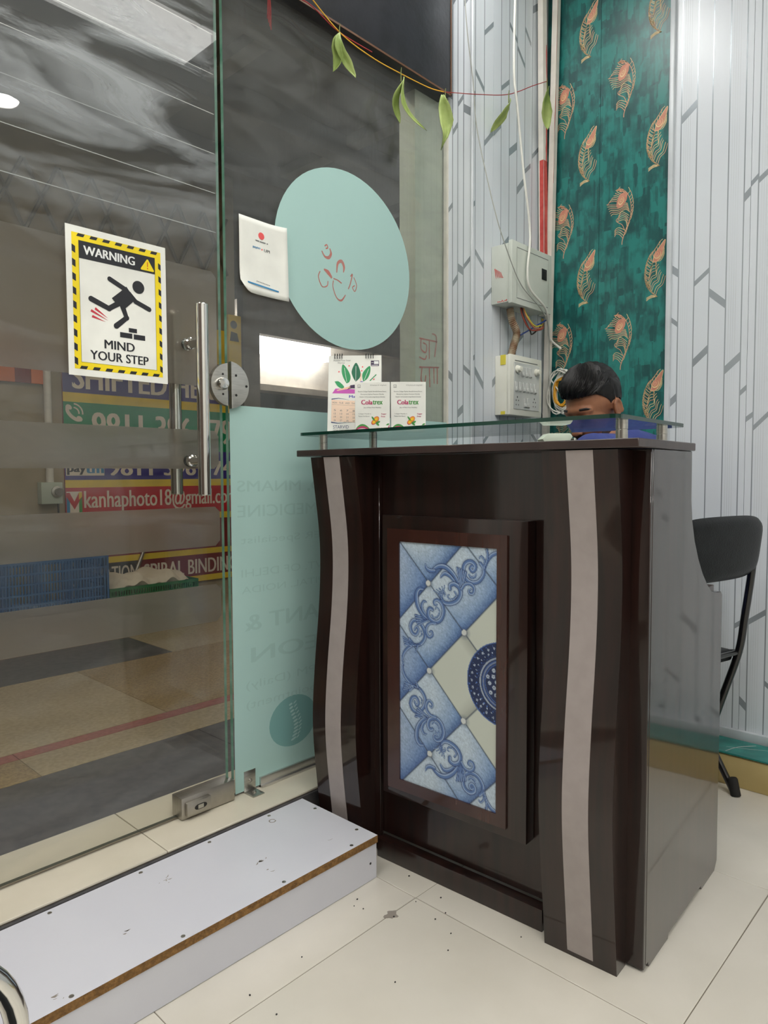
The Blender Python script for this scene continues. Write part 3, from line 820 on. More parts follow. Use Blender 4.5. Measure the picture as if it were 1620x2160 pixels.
# ---- paper sign on the door
sg = empty('warning_sign', (0.78, GY - 0.001, 1.225)); tag(sg, 'white and yellow WARNING MIND YOUR STEP paper sign stuck on the glass door', 'sign')
SL = Vector((0.78, GY - 0.001, 1.225))
def spart(mb, name, mats, **k):
    o = mb.build(name, mats, sg, **k); o.location = -SL; return o
X0, X1, Z0, Z1 = 0.660, 0.901, 1.225, 1.555
spart(MB().box(X0, X1, GY - 0.0012, GY - 0.0004, Z0, Z1), 'sheet', 'paper')
W_, H_ = X1 - X0, Z1 - Z0
pl = PLm((X0, GY - 0.0012, Z0), (W_, 0, 0), (0, 0, H_))      # 0..1 coordinates, n points to the room
def rect_frame(m, a0, a1, b0, b1, t, tt, k, mi):
    m.pr(pl, a0, a1, b0, b0 + tt, k, mi); m.pr(pl, a0, a1, b1 - tt, b1, k, mi); m.pr(pl, a0, a0 + t, b0 + tt, b1 - tt, k, mi); m.pr(pl, a1 - t, a1, b0 + tt, b1 - tt, k, mi)
m = MB()
rect_frame(m, 0.055, 0.945, 0.045, 0.955, 0.066, 0.050, 0.0003, 0)
rect_frame(m, 0.118, 0.882, 0.092, 0.908, 0.003, 0.002, 0.0004, 1)
for k in range(7):
    a = 0.10 + k * 0.122
    for b in (0.932, 0.046): m.pq(pl, [(a, b), (a + 0.064, b), (a + 0.080, b + 0.021), (a + 0.016, b + 0.021)], 0.0005, 1)
for k in range(9):
    b = 0.080 + k * 0.0935
    m.pq(pl, [(0.055, b + 0.046), (0.055, b), (0.087, b - 0.012), (0.087, b + 0.034)], 0.0005, 1)
    m.pq(pl, [(0.917, b + 0.050), (0.917, b + 0.008), (0.945, b - 0.004), (0.945, b + 0.038)], 0.0005, 1)
spart(m, 'border', ['ink_yellow', 'ink_black'])
m = MB().pr(pl, 0.120, 0.880, 0.790, 0.907, 0.0004, 0)
m.pq(pl, [(0.735, 0.804), (0.865, 0.804), (0.872, 0.812), (0.808, 0.885), (0.796, 0.885), (0.728, 0.812)], 0.0006, 1)
m.pr(pl, 0.797, 0.806, 0.832, 0.866, 0.0008, 2); m.pd(pl, (0.8015, 0.820), 0.0065, 0.005, 0.0008, 2, 10)
spart(m, 'title_band', ['ink_black', 'ink_yellow', 'ink_orange'])
spart(MB().tx(pl, 'WARNING', 0.165, 0.665, 0.820, 0.880, 0.0007, 0, 0.03), 'lettering', 'ink_white')
spart(MB().tx(pl, 'MIND', 0.345, 0.645, 0.205, 0.265, 0.0005, 0, 0.022), 'lettering', 'ink_black'); spart(MB().tx(pl, 'YOUR STEP', 0.205, 0.790, 0.120, 0.182, 0.0005, 0, 0.020), 'lettering', 'ink_black')
m = MB()
def limb(pts, wd):
    m.pl(pl, pts, wd * 1.0, 0.0005, 0)
    for a, b in pts: m.pd(pl, (a, b), wd / 2, wd / 2 * W_ / H_ * 1.0, 0.0006, 0, 16)
# strokes in sheet units: build in metres on a square plane so the widths stay even
pm = PLm((X0, GY - 0.0012, Z0), (1, 0, 0), (0, 0, 1))
def limbm(pts, wd, mi=0):
    pts = [(a * W_, b * H_) for a, b in pts]
    m.pl(pm, pts, wd, 0.0005, mi)
    for a, b in pts: m.pd(pm, (a, b), wd / 2, None, 0.0006, mi, 18)
m.pd(pm, (0.700 * W_, 0.672 * H_), 0.0150, None, 0.0006, 0, 24)
limbm([(0.410, 0.690), (0.560, 0.640)], 0.0115)                 # raised arm
limbm([(0.600, 0.615), (0.670, 0.565), (0.810, 0.528)], 0.0115)  # leading arm
limbm([(0.225, 0.530), (0.395, 0.485), (0.520, 0.545)], 0.0130)  # trailing leg
limbm([(0.525, 0.530), (0.570, 0.440), (0.465, 0.372)], 0.0130)  # front leg
m.pq(pl, [(0.575, 0.660), (0.640, 0.600), (0.668, 0.580), (0.560, 0.505), (0.475, 0.520), (0.425, 0.560), (0.510, 0.615)], 0.0009, 0)
for a, b in (((0.255, 0.470), (0.385, 0.415)), ((0.215, 0.452), (0.385, 0.400)), ((0.225, 0.414), (0.360, 0.388))):
    m.pq(pl, [(a[0], a[1] - 0.008), b, (a[0] + 0.01, a[1] + 0.008)], 0.0005, 1)
for a0, a1, b0, b1 in ((0.500, 0.625, 0.298, 0.334), (0.640, 0.760, 0.296, 0.332), (0.590, 0.675, 0.342, 0.372)): m.pr(pl, a0, a1, b0, b1, 0.0005, 0)
spart(m, 'pictogram', ['ink_black', 'ink_red'])

# ---- payment poster on the fixed pane (slightly curled)
pp = empty('payment_poster', (1.195, GY - 0.001, 1.49)); tag(pp, 'curled white payment poster taped to the glass beside the oval', 'poster')
PPL = Vector((1.195, GY - 0.001, 1.49))
def curl(a, b):   # a 0..1 across, b 0..1 up -> y offset into the room
    return 0.0035 + 0.016 * max(0, a - 0.55) ** 2 * 4 * (0.5 + 0.5 * b) + 0.012 * max(0, 0.25 - b) * 4 * max(0, 0.35 - a) * 2
class Curl:
    def __init__(s): s.n = Vector((0, -1, 0))
    def __call__(s, a, b, k=0.0):
        return Vector((1.117 + a * 0.152 + 0.010 * (1 - b) * a, GY - curl(a, b) - k, 1.494 + b * 0.200 - 0.004 * a))
cpl = Curl()
m = MB(); NX, NZ = 14, 14
vs = []
for j in range(NZ + 1):
    for i in range(NX + 1):
        a, b = i / NX, j / NZ
        if b < 0.14 and a < 0.2: b = max(b, 0.14 * (1 - (a / 0.2)) ** 1.6)
        vs.append(tuple(cpl(a, b)))
fs = [(j * (NX + 1) + i, j * (NX + 1) + i + 1, (j + 1) * (NX + 1) + i + 1, (j + 1) * (NX + 1) + i) for j in range(NZ) for i in range(NX)]
m.add(vs, fs)
o = m.build('sheet', 'paper', pp, smooth=True); o.location = -PPL
sd = o.modifiers.new('t', 'SOLIDIFY'); sd.thickness = 0.0004; sd.offset = 0
m = MB()
m.pd(cpl, (0.47, 0.80), 0.065, 0.048, 0.0008, 0, 20)
m.tx(cpl, 'paytm', 0.28, 0.44, 0.605, 0.640, 0.0009, 1, 0.02); m.tx(cpl, 'UPI', 0.52, 0.64, 0.600, 0.638, 0.0009, 2, 0.02); m.pd(cpl, (0.475, 0.62), 0.014, 0.012, 0.0009, 0, 10)
for a0, a1, b in ((0.34, 0.42, 0.715), (0.43, 0.56, 0.713), (0.58, 0.61, 0.712)): m.pr(cpl, a0, a1, b, b + 0.014, 0.0009, 2)
for k in range(9): m.pr(cpl, 0.34 + k * 0.032, 0.363 + k * 0.032, 0.172 - 0.002 * k, 0.182 - 0.002 * k, 0.0009, 2)
m.pq(cpl, [(0.15, 0.125), (0.80, 0.095), (0.80, 0.115), (0.15, 0.145)], 0.0009, 1)
o = tag(m.build('print', ['ink_coral', 'ink_blue', 'ink_grey'], pp), kind='stuff'); o.location = -PPL
# ================================================================== RECEPTION DESK (local x = depth, y = to the left, z up)
DT = math.radians(2.7)
desk = empty('reception_desk', (1.343, 0.551, 0), DT)
tag(desk, 'dark mahogany reception desk with wavy silver strips and a blue tile panel', 'desk')
WD = 0.91
side = [(0.0, 0.0), (0.49, 0.0), (0.487, 0.700), (0.478, 0.708), (0.430, 0.712), (0.392, 0.722), (0.360, 0.742), (0.325, 0.770), (0.292, 0.806),
        (0.262, 0.850), (0.243, 0.895), (0.234, 0.940), (0.232, 1.048), (0.0, 1.048)]
foot = [(0.0, 0.012), (0.014, 0.012), (0.018, 0.0), (0.13, 0.0), (0.135, 0.010), (0.36, 0.010), (0.365, 0.0), (0.47, 0.0), (0.49, 0.02)]
prof = foot + side[2:]
for y0, nm in ((0.0, 'side_panel'), (WD - 0.018, 'side_panel')):
    m = MB().prism([(a, y0, b) for a, b in prof], (0, 0.018, 0)); m.build(nm, 'wood', desk, bevel=0.0012, bseg=1)
# front carcass board, corner posts, plinth
MB().box(0.004, 0.022, 0.018, WD - 0.018, 0.055, 1.048).build('front_panel', 'wood', desk)
for y0, y1 in ((0.0, 0.215), (WD - 0.215, WD)):
    MB().box(-0.009, 0.0035, y0 + 0.001, y1, 0.006, 1.048).build('corner_post', 'wood', desk, bevel=0.0015, bseg=1)
MB().box(-0.026, 0.0035, 0.216, WD - 0.216, 0.0, 0.05).build('plinth', 'wood', desk, bevel=0.002)
MB().box(0.024, 0.486, 0.019, WD - 0.019, 0.700, 0.722).build('worktop', 'wood_top', desk, bevel=0.002)
# wavy pilasters
ZP = [0.0, 0.08, 0.16, 0.24, 0.30, 0.345, 0.41, 0.48, 0.53, 0.60, 0.66, 0.72, 0.78, 0.84, 0.88, 0.95, 1.0, 1.048]
VP = [-0.052, -0.060, -0.070, -0.079, -0.084, -0.0855, -0.082, -0.076, -0.071, -0.062, -0.056, -0.052, -0.0505, -0.053, -0.058, -0.0685, -0.076, -0.083]
ZS = np.linspace(0.0, 1.046, 54)
def wave(z, k=3):
    return float(np.interp(z, ZP, VP))
VS = np.array([wave(z) for z in ZS])
for _ in range(4): VS[1:-1] = (VS[:-2] + 2 * VS[1:-1] + VS[2:]) / 4
def wave_slab(y0, y1, back, lift=0.0, z0=0.0):
    m = MB(); n = len(ZS); vs, fs = [], []
    for z, v in zip(ZS, VS):
        zz = max(z, z0)
        b = back if back is not None else v - lift + 0.0012
        vs += [(v - lift, y0, zz), (v - lift, y1, zz), (b, y1, zz), (b, y0, zz)]
    for i in range(n - 1):
        a, c = 4 * i, 4 * i + 4
        for k in range(4):
            l = (k + 1) % 4
            fs.append((a + l, a + k, c + k, c + l))
    fs.append((0, 1, 2, 3)); fs.append((4 * n - 1, 4 * n - 2, 4 * n - 3, 4 * n - 4))
    return m.add(vs, fs)
for a, b, s0, s1 in ((0.038, 0.196, 0.087, 0.143), (WD - 0.196, WD - 0.038, WD - 0.143, WD - 0.087)):
    p = wave_slab(a, b, -0.0092).build('wavy_pilaster', 'wood', desk, smooth=True, ang=0.5)
    wave_slab(s0, s1, None, 0.0012, 0.010).build('silver_strip', 'laminate_silver', p, smooth=True, ang=0.5)
# picture frame of the tile
fr = MB()
def ring(m, y0, y1, z0, z1, iy0, iy1, iz0, iz1, v0, v1):
    m.box(v0, v1, y0, y1, z0, iz0); m.box(v0, v1, y0, y1, iz1, z1); m.box(v0, v1, y0, iy0, iz0, iz1); m.box(v0, v1, iy1, y1, iz0, iz1)
m = MB().box(-0.032, 0.0035, 0.253, 0.667, 0.185, 0.899)
frame = m.build('frame', 'wood', desk, bevel=0.003)
m = MB(); ring(m, 0.301, 0.645, 0.207, 0.866, 0.327, 0.607, 0.235, 0.835, -0.0385, -0.0325); m.build('frame_border', 'wood_red', frame)
# counter top with its shallow chamfered front corners
ct = [(-0.090, 0.03), (-0.060, 0.0), (0.235, -0.006), (0.235, WD + 0.006), (-0.060, WD + 0.012), (-0.090, WD - 0.012)]
ct = [(-0.090, -0.004), (0.235, -0.006), (0.235, WD + 0.010), (-0.090, WD + 0.010)]
MB().prism([(a, b, 1.0485) for a, b in ct], (0, 0, 0.017)).build('counter_top', 'wood_top', desk, bevel=0.0015, bseg=1)
# glass shelf on four standoffs
gz0, gz1 = 1.1045, 1.1125
def rrect(x0, x1, y0, y1, r, n=5):
    pts = []
    for cx, cy, a0 in ((x1 - r, y1 - r, 0), (x0 + r, y1 - r, PI / 2), (x0 + r, y0 + r, PI), (x1 - r, y0 + r, 1.5 * PI)):
        for k in range(n + 1):
            t = a0 + PI / 2 * k / n; pts.append((cx + r * math.cos(t), cy + r * math.sin(t)))
    return pts
m = MB().prism([(a, b, gz0) for a, b in rrect(-0.085, 0.300, 0.036, 0.920, 0.018)], (0, 0, gz1 - gz0), 0, 1)
shelf = m.build('glass_shelf', ['glass_shelf', 'glass_edge'], desk)
for vx, uy in ((-0.040, 0.868), (0.165, 0.870), (-0.030, 0.052), (0.195, 0.053)):
    MB().lathe([(0.0115, 0), (0.0115, 0.019), (0.0105, 0.0195), (0.0105, 0.0205), (0.0115, 0.021), (0.0115, 0.0385)], (vx, uy, 1.0658), seg=20).build('standoff', 'steel', desk, smooth=True)

# ---- the printed tile: colour worked out point by point (a flat print of buttoned leather, scrolls and half a plate)
def paint_tile(NX=190, NZ=400):
    s = np.linspace(0, 0.28, NX)[None, :].repeat(NZ, 0); t = np.linspace(0, 0.6, NZ)[:, None].repeat(NX, 1)
    rng = np.random.default_rng(3)
    cream = np.array([196, 203, 192.]); pale = np.array([186, 203, 216.]); mid = np.array([92, 128, 182.]); dark = np.array([44, 66, 112.])
    # lattice coordinates
    a = (s - 0.0915) / 0.1; b = (t - 0.0965) / 0.1043
    p = (a + b) / 2; q = (b - a) / 2
    fp = p - np.floor(p); fq = q - np.floor(q)
    right = (s > 0.0915 + 0.1 * np.abs(((t - 0.0965) / 0.1043 + 1) % 2 - 1) + 0.0)   # cushions on the cream side of the zig-zag
    cell = (np.floor(p), np.floor(q))
    right = ((cell[0] == 1) & (cell[1] == 0)) | ((cell[0] == 1) & (cell[1] == -1)) | ((cell[0] == 2) & (cell[1] == 0))
    sh = np.clip(1.15 - 1.5 * np.maximum(fp, 0.0) ** 2.2 * 0.62 - 0.28 * (1 - fq) ** 5 - 0.25 * fq ** 6, 0, 1)
    # grain
    g = rng.normal(0, 1, (NZ, NX))
    for _ in range(2): g = (g + np.roll(g, 1, 0) + np.roll(g, -1, 1)) / 3
    col = pale[None, None] * sh[..., None] + mid[None, None] * (1 - sh[..., None])
    edge = np.clip((fp - 0.8) / 0.2, 0, 1) ** 2
    col = col * (1 - 0.55 * edge[..., None]) + dark * 0.55 * edge[..., None]
    leftmost = (np.floor(p) - np.floor(q)) <= -1
    col = np.where(leftmost[..., None], col * 0.80 + np.array([70, 100, 165.]) * 0.20, col)
    col += g[..., None] * 16
    sr = np.clip(1.05 - 0.35 * np.clip((0.25 - fq) / 0.25, 0, 1) * 0.6 - 0.25 * fp ** 6, 0.55, 1)
    cc = cream[None, None] * sr[..., None]
    col = np.where(right[..., None], cc, col)
    # seams
    for f in (fp, fq):
        d = np.minimum(f, 1 - f) * 0.145
        k = np.exp(-(d / 0.0016) ** 2)
        col = col * (1 - 0.75 * k[..., None]) + np.array([52, 62, 78.]) * 0.75 * k[..., None]
    # half plate
    r = np.hypot(s - 0.296, t - 0.304); th = np.arctan2(t - 0.304, s - 0.296)
    ink = np.array([34, 48, 84.]); bl = np.array([70, 100, 160.]); wh = np.array([186, 200, 216.])
    def put(mask, c, al=1.0):
        nonlocal col
        al = np.where(mask, al, 0.0)[..., None]; col = col * (1 - al) + np.array(c) * al
    put(r < 0.096, bl)
    put((r < 0.0935) & (r > 0.066), ink)
    for (rr, n, rad, c, ph) in ((0.083, 30, 0.0034, wh, 0), (0.074, 34, 0.0022, wh, 0.1), (0.0895, 36, 0.0020, bl * 1.25, 0.05), (0.070, 40, 0.0016, bl * 1.3, 0.03)):
        for k in range(n):
            an = 2 * PI * k / n + ph + 0.04 * math.sin(7 * k)
            cx, cy = 0.296 + rr * math.cos(an), 0.304 + rr * math.sin(an)
            if cx > 0.29: continue
            d = np.hypot(s - cx, t - cy); a2 = np.arctan2(t - cy, s - cx)
            put(d < rad * (0.72 + 0.28 * np.cos(5 * a2)), c); put(d < rad * 0.25, ink)
    put((r < 0.066) & (r > 0.046), bl)
    for rr, wd_, c in ((0.064, 0.0015, ink), (0.0605, 0.0018, wh * 0.85), (0.057, 0.0014, ink), (0.052, 0.0012, wh * 0.7), (0.049, 0.001, ink)):
        put(np.abs(r - rr) < wd_, c)
    put(r < 0.046, ink)
    for k in range(26):
        an = 2.39996 * k; rr = 0.046 * math.sqrt((k + 0.5) / 26) * 0.93
        cx, cy = 0.296 + rr * math.cos(an), 0.304 + rr * math.sin(an)
        d = np.hypot(s - cx, t - cy); a2 = np.arctan2(t - cy, s - cx)
        put((d < 0.0052 * (0.6 + 0.4 * np.abs(np.cos(4 * a2)))) & (d > 0.0012), wh * 0.95)
    # scroll work
    def stroke(pts, w0, w1=None, wm=None):
        nonlocal col
        w1 = w0 if w1 is None else w1
        cp = np.array(cat2(pts, 7)); n = len(cp)
        x0, y0 = cp.min(0) - 0.012; x1, y1 = cp.max(0) + 0.012
        i0, i1 = max(0, int(x0 / 0.28 * NX)), min(NX, int(x1 / 0.28 * NX) + 2); j0, j1 = max(0, int(y0 / 0.6 * NZ)), min(NZ, int(y1 / 0.6 * NZ) + 2)
        if i1 <= i0 or j1 <= j0: return
        S, T = s[j0:j1, i0:i1], t[j0:j1, i0:i1]
        best = np.full(S.shape, 9.0); sg = np.zeros(S.shape); ww = np.ones(S.shape) * 1e-3
        for i in range(n - 1):
            ax, ay = cp[i]; bx, by = cp[i + 1]
            dx, dy = bx - ax, by - ay; L2 = dx * dx + dy * dy + 1e-12
            u = np.clip(((S - ax) * dx + (T - ay) * dy) / L2, 0, 1)
            ex, ey = S - ax - u * dx, T - ay - u * dy
            d = np.hypot(ex, ey); f = (i + u) / (n - 1)
            wl = (w0 + (w1 - w0) * f) * 1.15
            if wm is not None: wl = wl + (wm - (w0 + w1) / 2) * np.sin(PI * f)
            m = d / wl < best
            best = np.where(m, d / wl, best); sg = np.where(m, np.sign(dx * ey - dy * ex) * d / wl, sg); ww = np.where(m, wl, ww)
        base = np.array([92, 122, 172.])
        c = base + (np.array([176, 196, 220.]) - base) * np.clip(1 - np.abs(sg + 0.45) / 0.4, 0, 1)[..., None]
        c = c + (np.array([30, 46, 88.]) - c) * np.clip((np.abs(sg) - 0.66) / 0.22, 0, 1)[..., None]
        al = np.clip((1.06 - best) / 0.12, 0, 1)[..., None]
        blk = col[j0:j1, i0:i1]
        shd = np.clip((1.9 - best) / 0.9, 0, 1)[..., None] * 0.25
        blk = blk * (1 - shd) + np.array([60, 84, 130.]) * shd
        col[j0:j1, i0:i1] = blk * (1 - al) + c * al
    def spiral(cx, cy, r0, turns, a0, dirn, tail, w0, w1):
        pts = [(cx + r0 * (0.16 + 0.84 * k / 20) * math.cos(a0 + dirn * 2 * PI * turns * k / 20), cy + r0 * 1.08 * (0.16 + 0.84 * k / 20) * math.sin(a0 + dirn * 2 * PI * turns * k / 20)) for k in range(21)]
        stroke(pts + tail, w0, w1)
    def motif(fx):
        """one S-motif, given in tile units and mapped through fx (mirrored for the lower half)"""
        F = lambda L: [fx(*q) for q in L]
        stroke(F([(0.1046, 0.0601), (0.120, 0.052), (0.140, 0.053), (0.1611, 0.0677), (0.176, 0.088)]), 0.0035, 0.003, 0.0062)
        stroke(F([(0.124, 0.078), (0.135, 0.068), (0.150, 0.072), (0.166, 0.086)]), 0.002, 0.002, 0.0048)
        stroke(F([(0.0785, 0.0493), (0.083, 0.060), (0.094, 0.065), (0.106, 0.064)]), 0.001, 0.004, 0.0045)
        stroke(F([(0.1514, 0.1021), (0.152, 0.094), (0.164, 0.090), (0.178, 0.098), (0.181, 0.114), (0.170, 0.130), (0.150, 0.138), (0.133, 0.136), (0.124, 0.122), (0.127, 0.114), (0.136, 0.114), (0.137, 0.121)]), 0.0045, 0.0016, 0.0052)
        stroke(F([(0.165, 0.108), (0.170, 0.116), (0.162, 0.125), (0.150, 0.127), (0.144, 0.120), (0.149, 0.117)]), 0.0022, 0.0014)
        stroke(F([(0.217, 0.047), (0.213, 0.044), (0.208, 0.050), (0.214, 0.056), (0.221, 0.050), (0.220, 0.040), (0.208, 0.034), (0.194, 0.040), (0.189, 0.056), (0.196, 0.074), (0.212, 0.082), (0.230, 0.078), (0.243, 0.062), (0.243, 0.046), (0.235, 0.036)]), 0.0028, 0.0035, 0.0050)
        stroke(F([(0.204, 0.064), (0.210, 0.070), (0.220, 0.068), (0.224, 0.060)]), 0.0016, 0.001, 0.003)
        stroke(F([(0.246, 0.050), (0.252, 0.032), (0.264, 0.016), (0.282, 0.008)]), 0.002, 0.004, 0.0042)
        stroke(F([(0.246, 0.046), (0.246, 0.030), (0.238, 0.020), (0.233, 0.024)]), 0.0026, 0.0016)
        stroke(F([(0.249, 0.040), (0.254, 0.020), (0.252, 0.004)]), 0.0022, 0.003)
        for k in range(5):
            stroke(F([(0.180 + 0.002 * k, 0.094), (0.176 + 0.004 * k, 0.074), (0.172 + 0.006 * k, 0.052 + 0.002 * k)]), 0.0022, 0.0028)
        stroke(F([(0.184, 0.100), (0.194, 0.088), (0.208, 0.086), (0.218, 0.094), (0.216, 0.106), (0.207, 0.108), (0.204, 0.101), (0.210, 0.098)]), 0.003, 0.0018, 0.0036)
        for k in range(5):
            stroke(F([(0.126, 0.130), (0.118 + 0.004 * k, 0.118 - 0.003 * k), (0.104 + 0.008 * k, 0.112 - 0.004 * k)]), 0.0016, 0.001)
    def motif2(fx):
        F = lambda L: [fx(*q) for q in L]
        stroke(F([(0.072, 0.112), (0.060, 0.112), (0.052, 0.126), (0.055, 0.152), (0.068, 0.172), (0.084, 0.183)]), 0.0025, 0.003, 0.0058)
        stroke(F([(0.082, 0.142), (0.074, 0.141), (0.068, 0.152), (0.073, 0.166), (0.086, 0.178)]), 0.0014, 0.002, 0.0040)
        stroke(F([(0.100, 0.158), (0.092, 0.156), (0.087, 0.166), (0.092, 0.180), (0.110, 0.187), (0.126, 0.178), (0.133, 0.158), (0.127, 0.140), (0.114, 0.133), (0.105, 0.138), (0.107, 0.146), (0.114, 0.144)]), 0.0040, 0.0016, 0.0048)
        stroke(F([(0.099, 0.172), (0.105, 0.177), (0.116, 0.172), (0.121, 0.160), (0.114, 0.151), (0.109, 0.155)]), 0.002, 0.0014)
        stroke(F([(0.046, 0.214), (0.052, 0.206), (0.058, 0.214), (0.050, 0.226), (0.038, 0.222), (0.033, 0.206), (0.042, 0.192), (0.058, 0.192), (0.074, 0.208), (0.078, 0.228), (0.066, 0.246), (0.046, 0.252), (0.030, 0.240)]), 0.0026, 0.0035, 0.0046)
        stroke(F([(0.066, 0.214), (0.068, 0.224), (0.060, 0.230)]), 0.0018, 0.001)
        stroke(F([(0.062, 0.250), (0.040, 0.254), (0.018, 0.270), (0.008, 0.290), (0.011, 0.310)]), 0.0022, 0.001, 0.0040)
        stroke(F([(0.110, 0.190), (0.094, 0.192), (0.083, 0.202), (0.082, 0.216), (0.090, 0.226), (0.100, 0.220), (0.098, 0.211), (0.091, 0.214)]), 0.003, 0.0018, 0.0036)
        for k in range(5):
            stroke(F([(0.086, 0.186), (0.066, 0.180 + 0.004 * k), (0.048 + 0.002 * k, 0.178 + 0.006 * k)]), 0.0020, 0.0024)
        for k in range(4):
            stroke(F([(0.050, 0.252), (0.030, 0.246 + 0.003 * k), (0.010 + 0.002 * k, 0.238 + 0.006 * k)]), 0.0018, 0.0024)
        stroke(F([(0.056, 0.252), (0.052, 0.262), (0.047, 0.272)]), 0.003, 0.0008)
    motif(lambda a, b: (a, b)); motif2(lambda a, b: (a, b))
    motif(lambda a, b: (a, 0.608 - b)); motif2(lambda a, b: (a, 0.6075 - b))
    # buttons
    for bx, by in ((0.0885, 0.0965), (0.1925, 0.2015), (0.0915, 0.309), (0.191, 0.4095), (0.0925, 0.513)):
        d = np.hypot(s - bx, t - by)
        k = np.clip(1 - d / 0.018, 0, 1)[..., None] * 0.55
        col = col * (1 - k) + np.array([58, 72, 96.]) * k
        put(d < 0.0082, [120, 128, 136]); put(np.hypot(s - bx + 0.001, t - by + 0.001) < 0.0068, [204, 210, 208])
    c = np.clip(col, 0, 255) / 255.0
    return np.where(c <= 0.04045, c / 12.92, ((c + 0.055) / 1.055) ** 2.4)
tcol = paint_tile()
NZ_, NX_ = tcol.shape[:2]
vs = []
for j in range(NZ_):
    for i in range(NX_):
        vs.append((-0.0345, 0.607 - 0.28 * i / (NX_ - 1), 0.835 - 0.6 * j / (NZ_ - 1)))
fs = [(j * NX_ + i, (j + 1) * NX_ + i, (j + 1) * NX_ + i + 1, j * NX_ + i + 1) for j in range(NZ_ - 1) for i in range(NX_ - 1)]
m = MB(); m.v = vs; m.f = fs; m.m = [0] * len(fs)
mt = bpy.data.materials.new('tile_print'); mt.use_nodes = True
b = mt.node_tree.nodes['Principled BSDF']; b.inputs['Roughness'].default_value = 0.42
at = mt.node_tree.nodes.new('ShaderNodeAttribute'); at.attribute_name = 'print'
mt.node_tree.links.new(at.outputs['Color'], b.inputs['Base Color'])
MATS['tile_print'] = mt
m.box(-0.0340, -0.0325, 0.3275, 0.6065, 0.2355, 0.8345)
to = m.build('printed_tile', 'tile_print', frame)
ca = to.data.color_attributes.new('print', 'FLOAT_COLOR', 'POINT')
buf = np.ones((len(to.data.vertices), 4), dtype=np.float32); buf[:NX_ * NZ_, :3] = tcol.reshape(-1, 3)
ca.data.foreach_set('color', buf.ravel())
tag(to, 'blue and cream buttoned-leather print with scrolls and half a plate')

# ================================================================== THINGS ON THE DESK
def desk_pt(v, u, z):
    c, s = math.cos(DT), math.sin(DT)
    return Vector((1.343 + c * v - s * u, 0.551 + s * v + c * u, z))
SHZ = gz1 + 0.0003
def face_plane(p, yaw, w):
    """upright plane facing the room; yaw = direction of its left-to-right axis"""
    ex = Vector((math.cos(yaw), math.sin(yaw), 0))
    return PLm(p - ex * (w / 2), ex, (0, 0, 1))
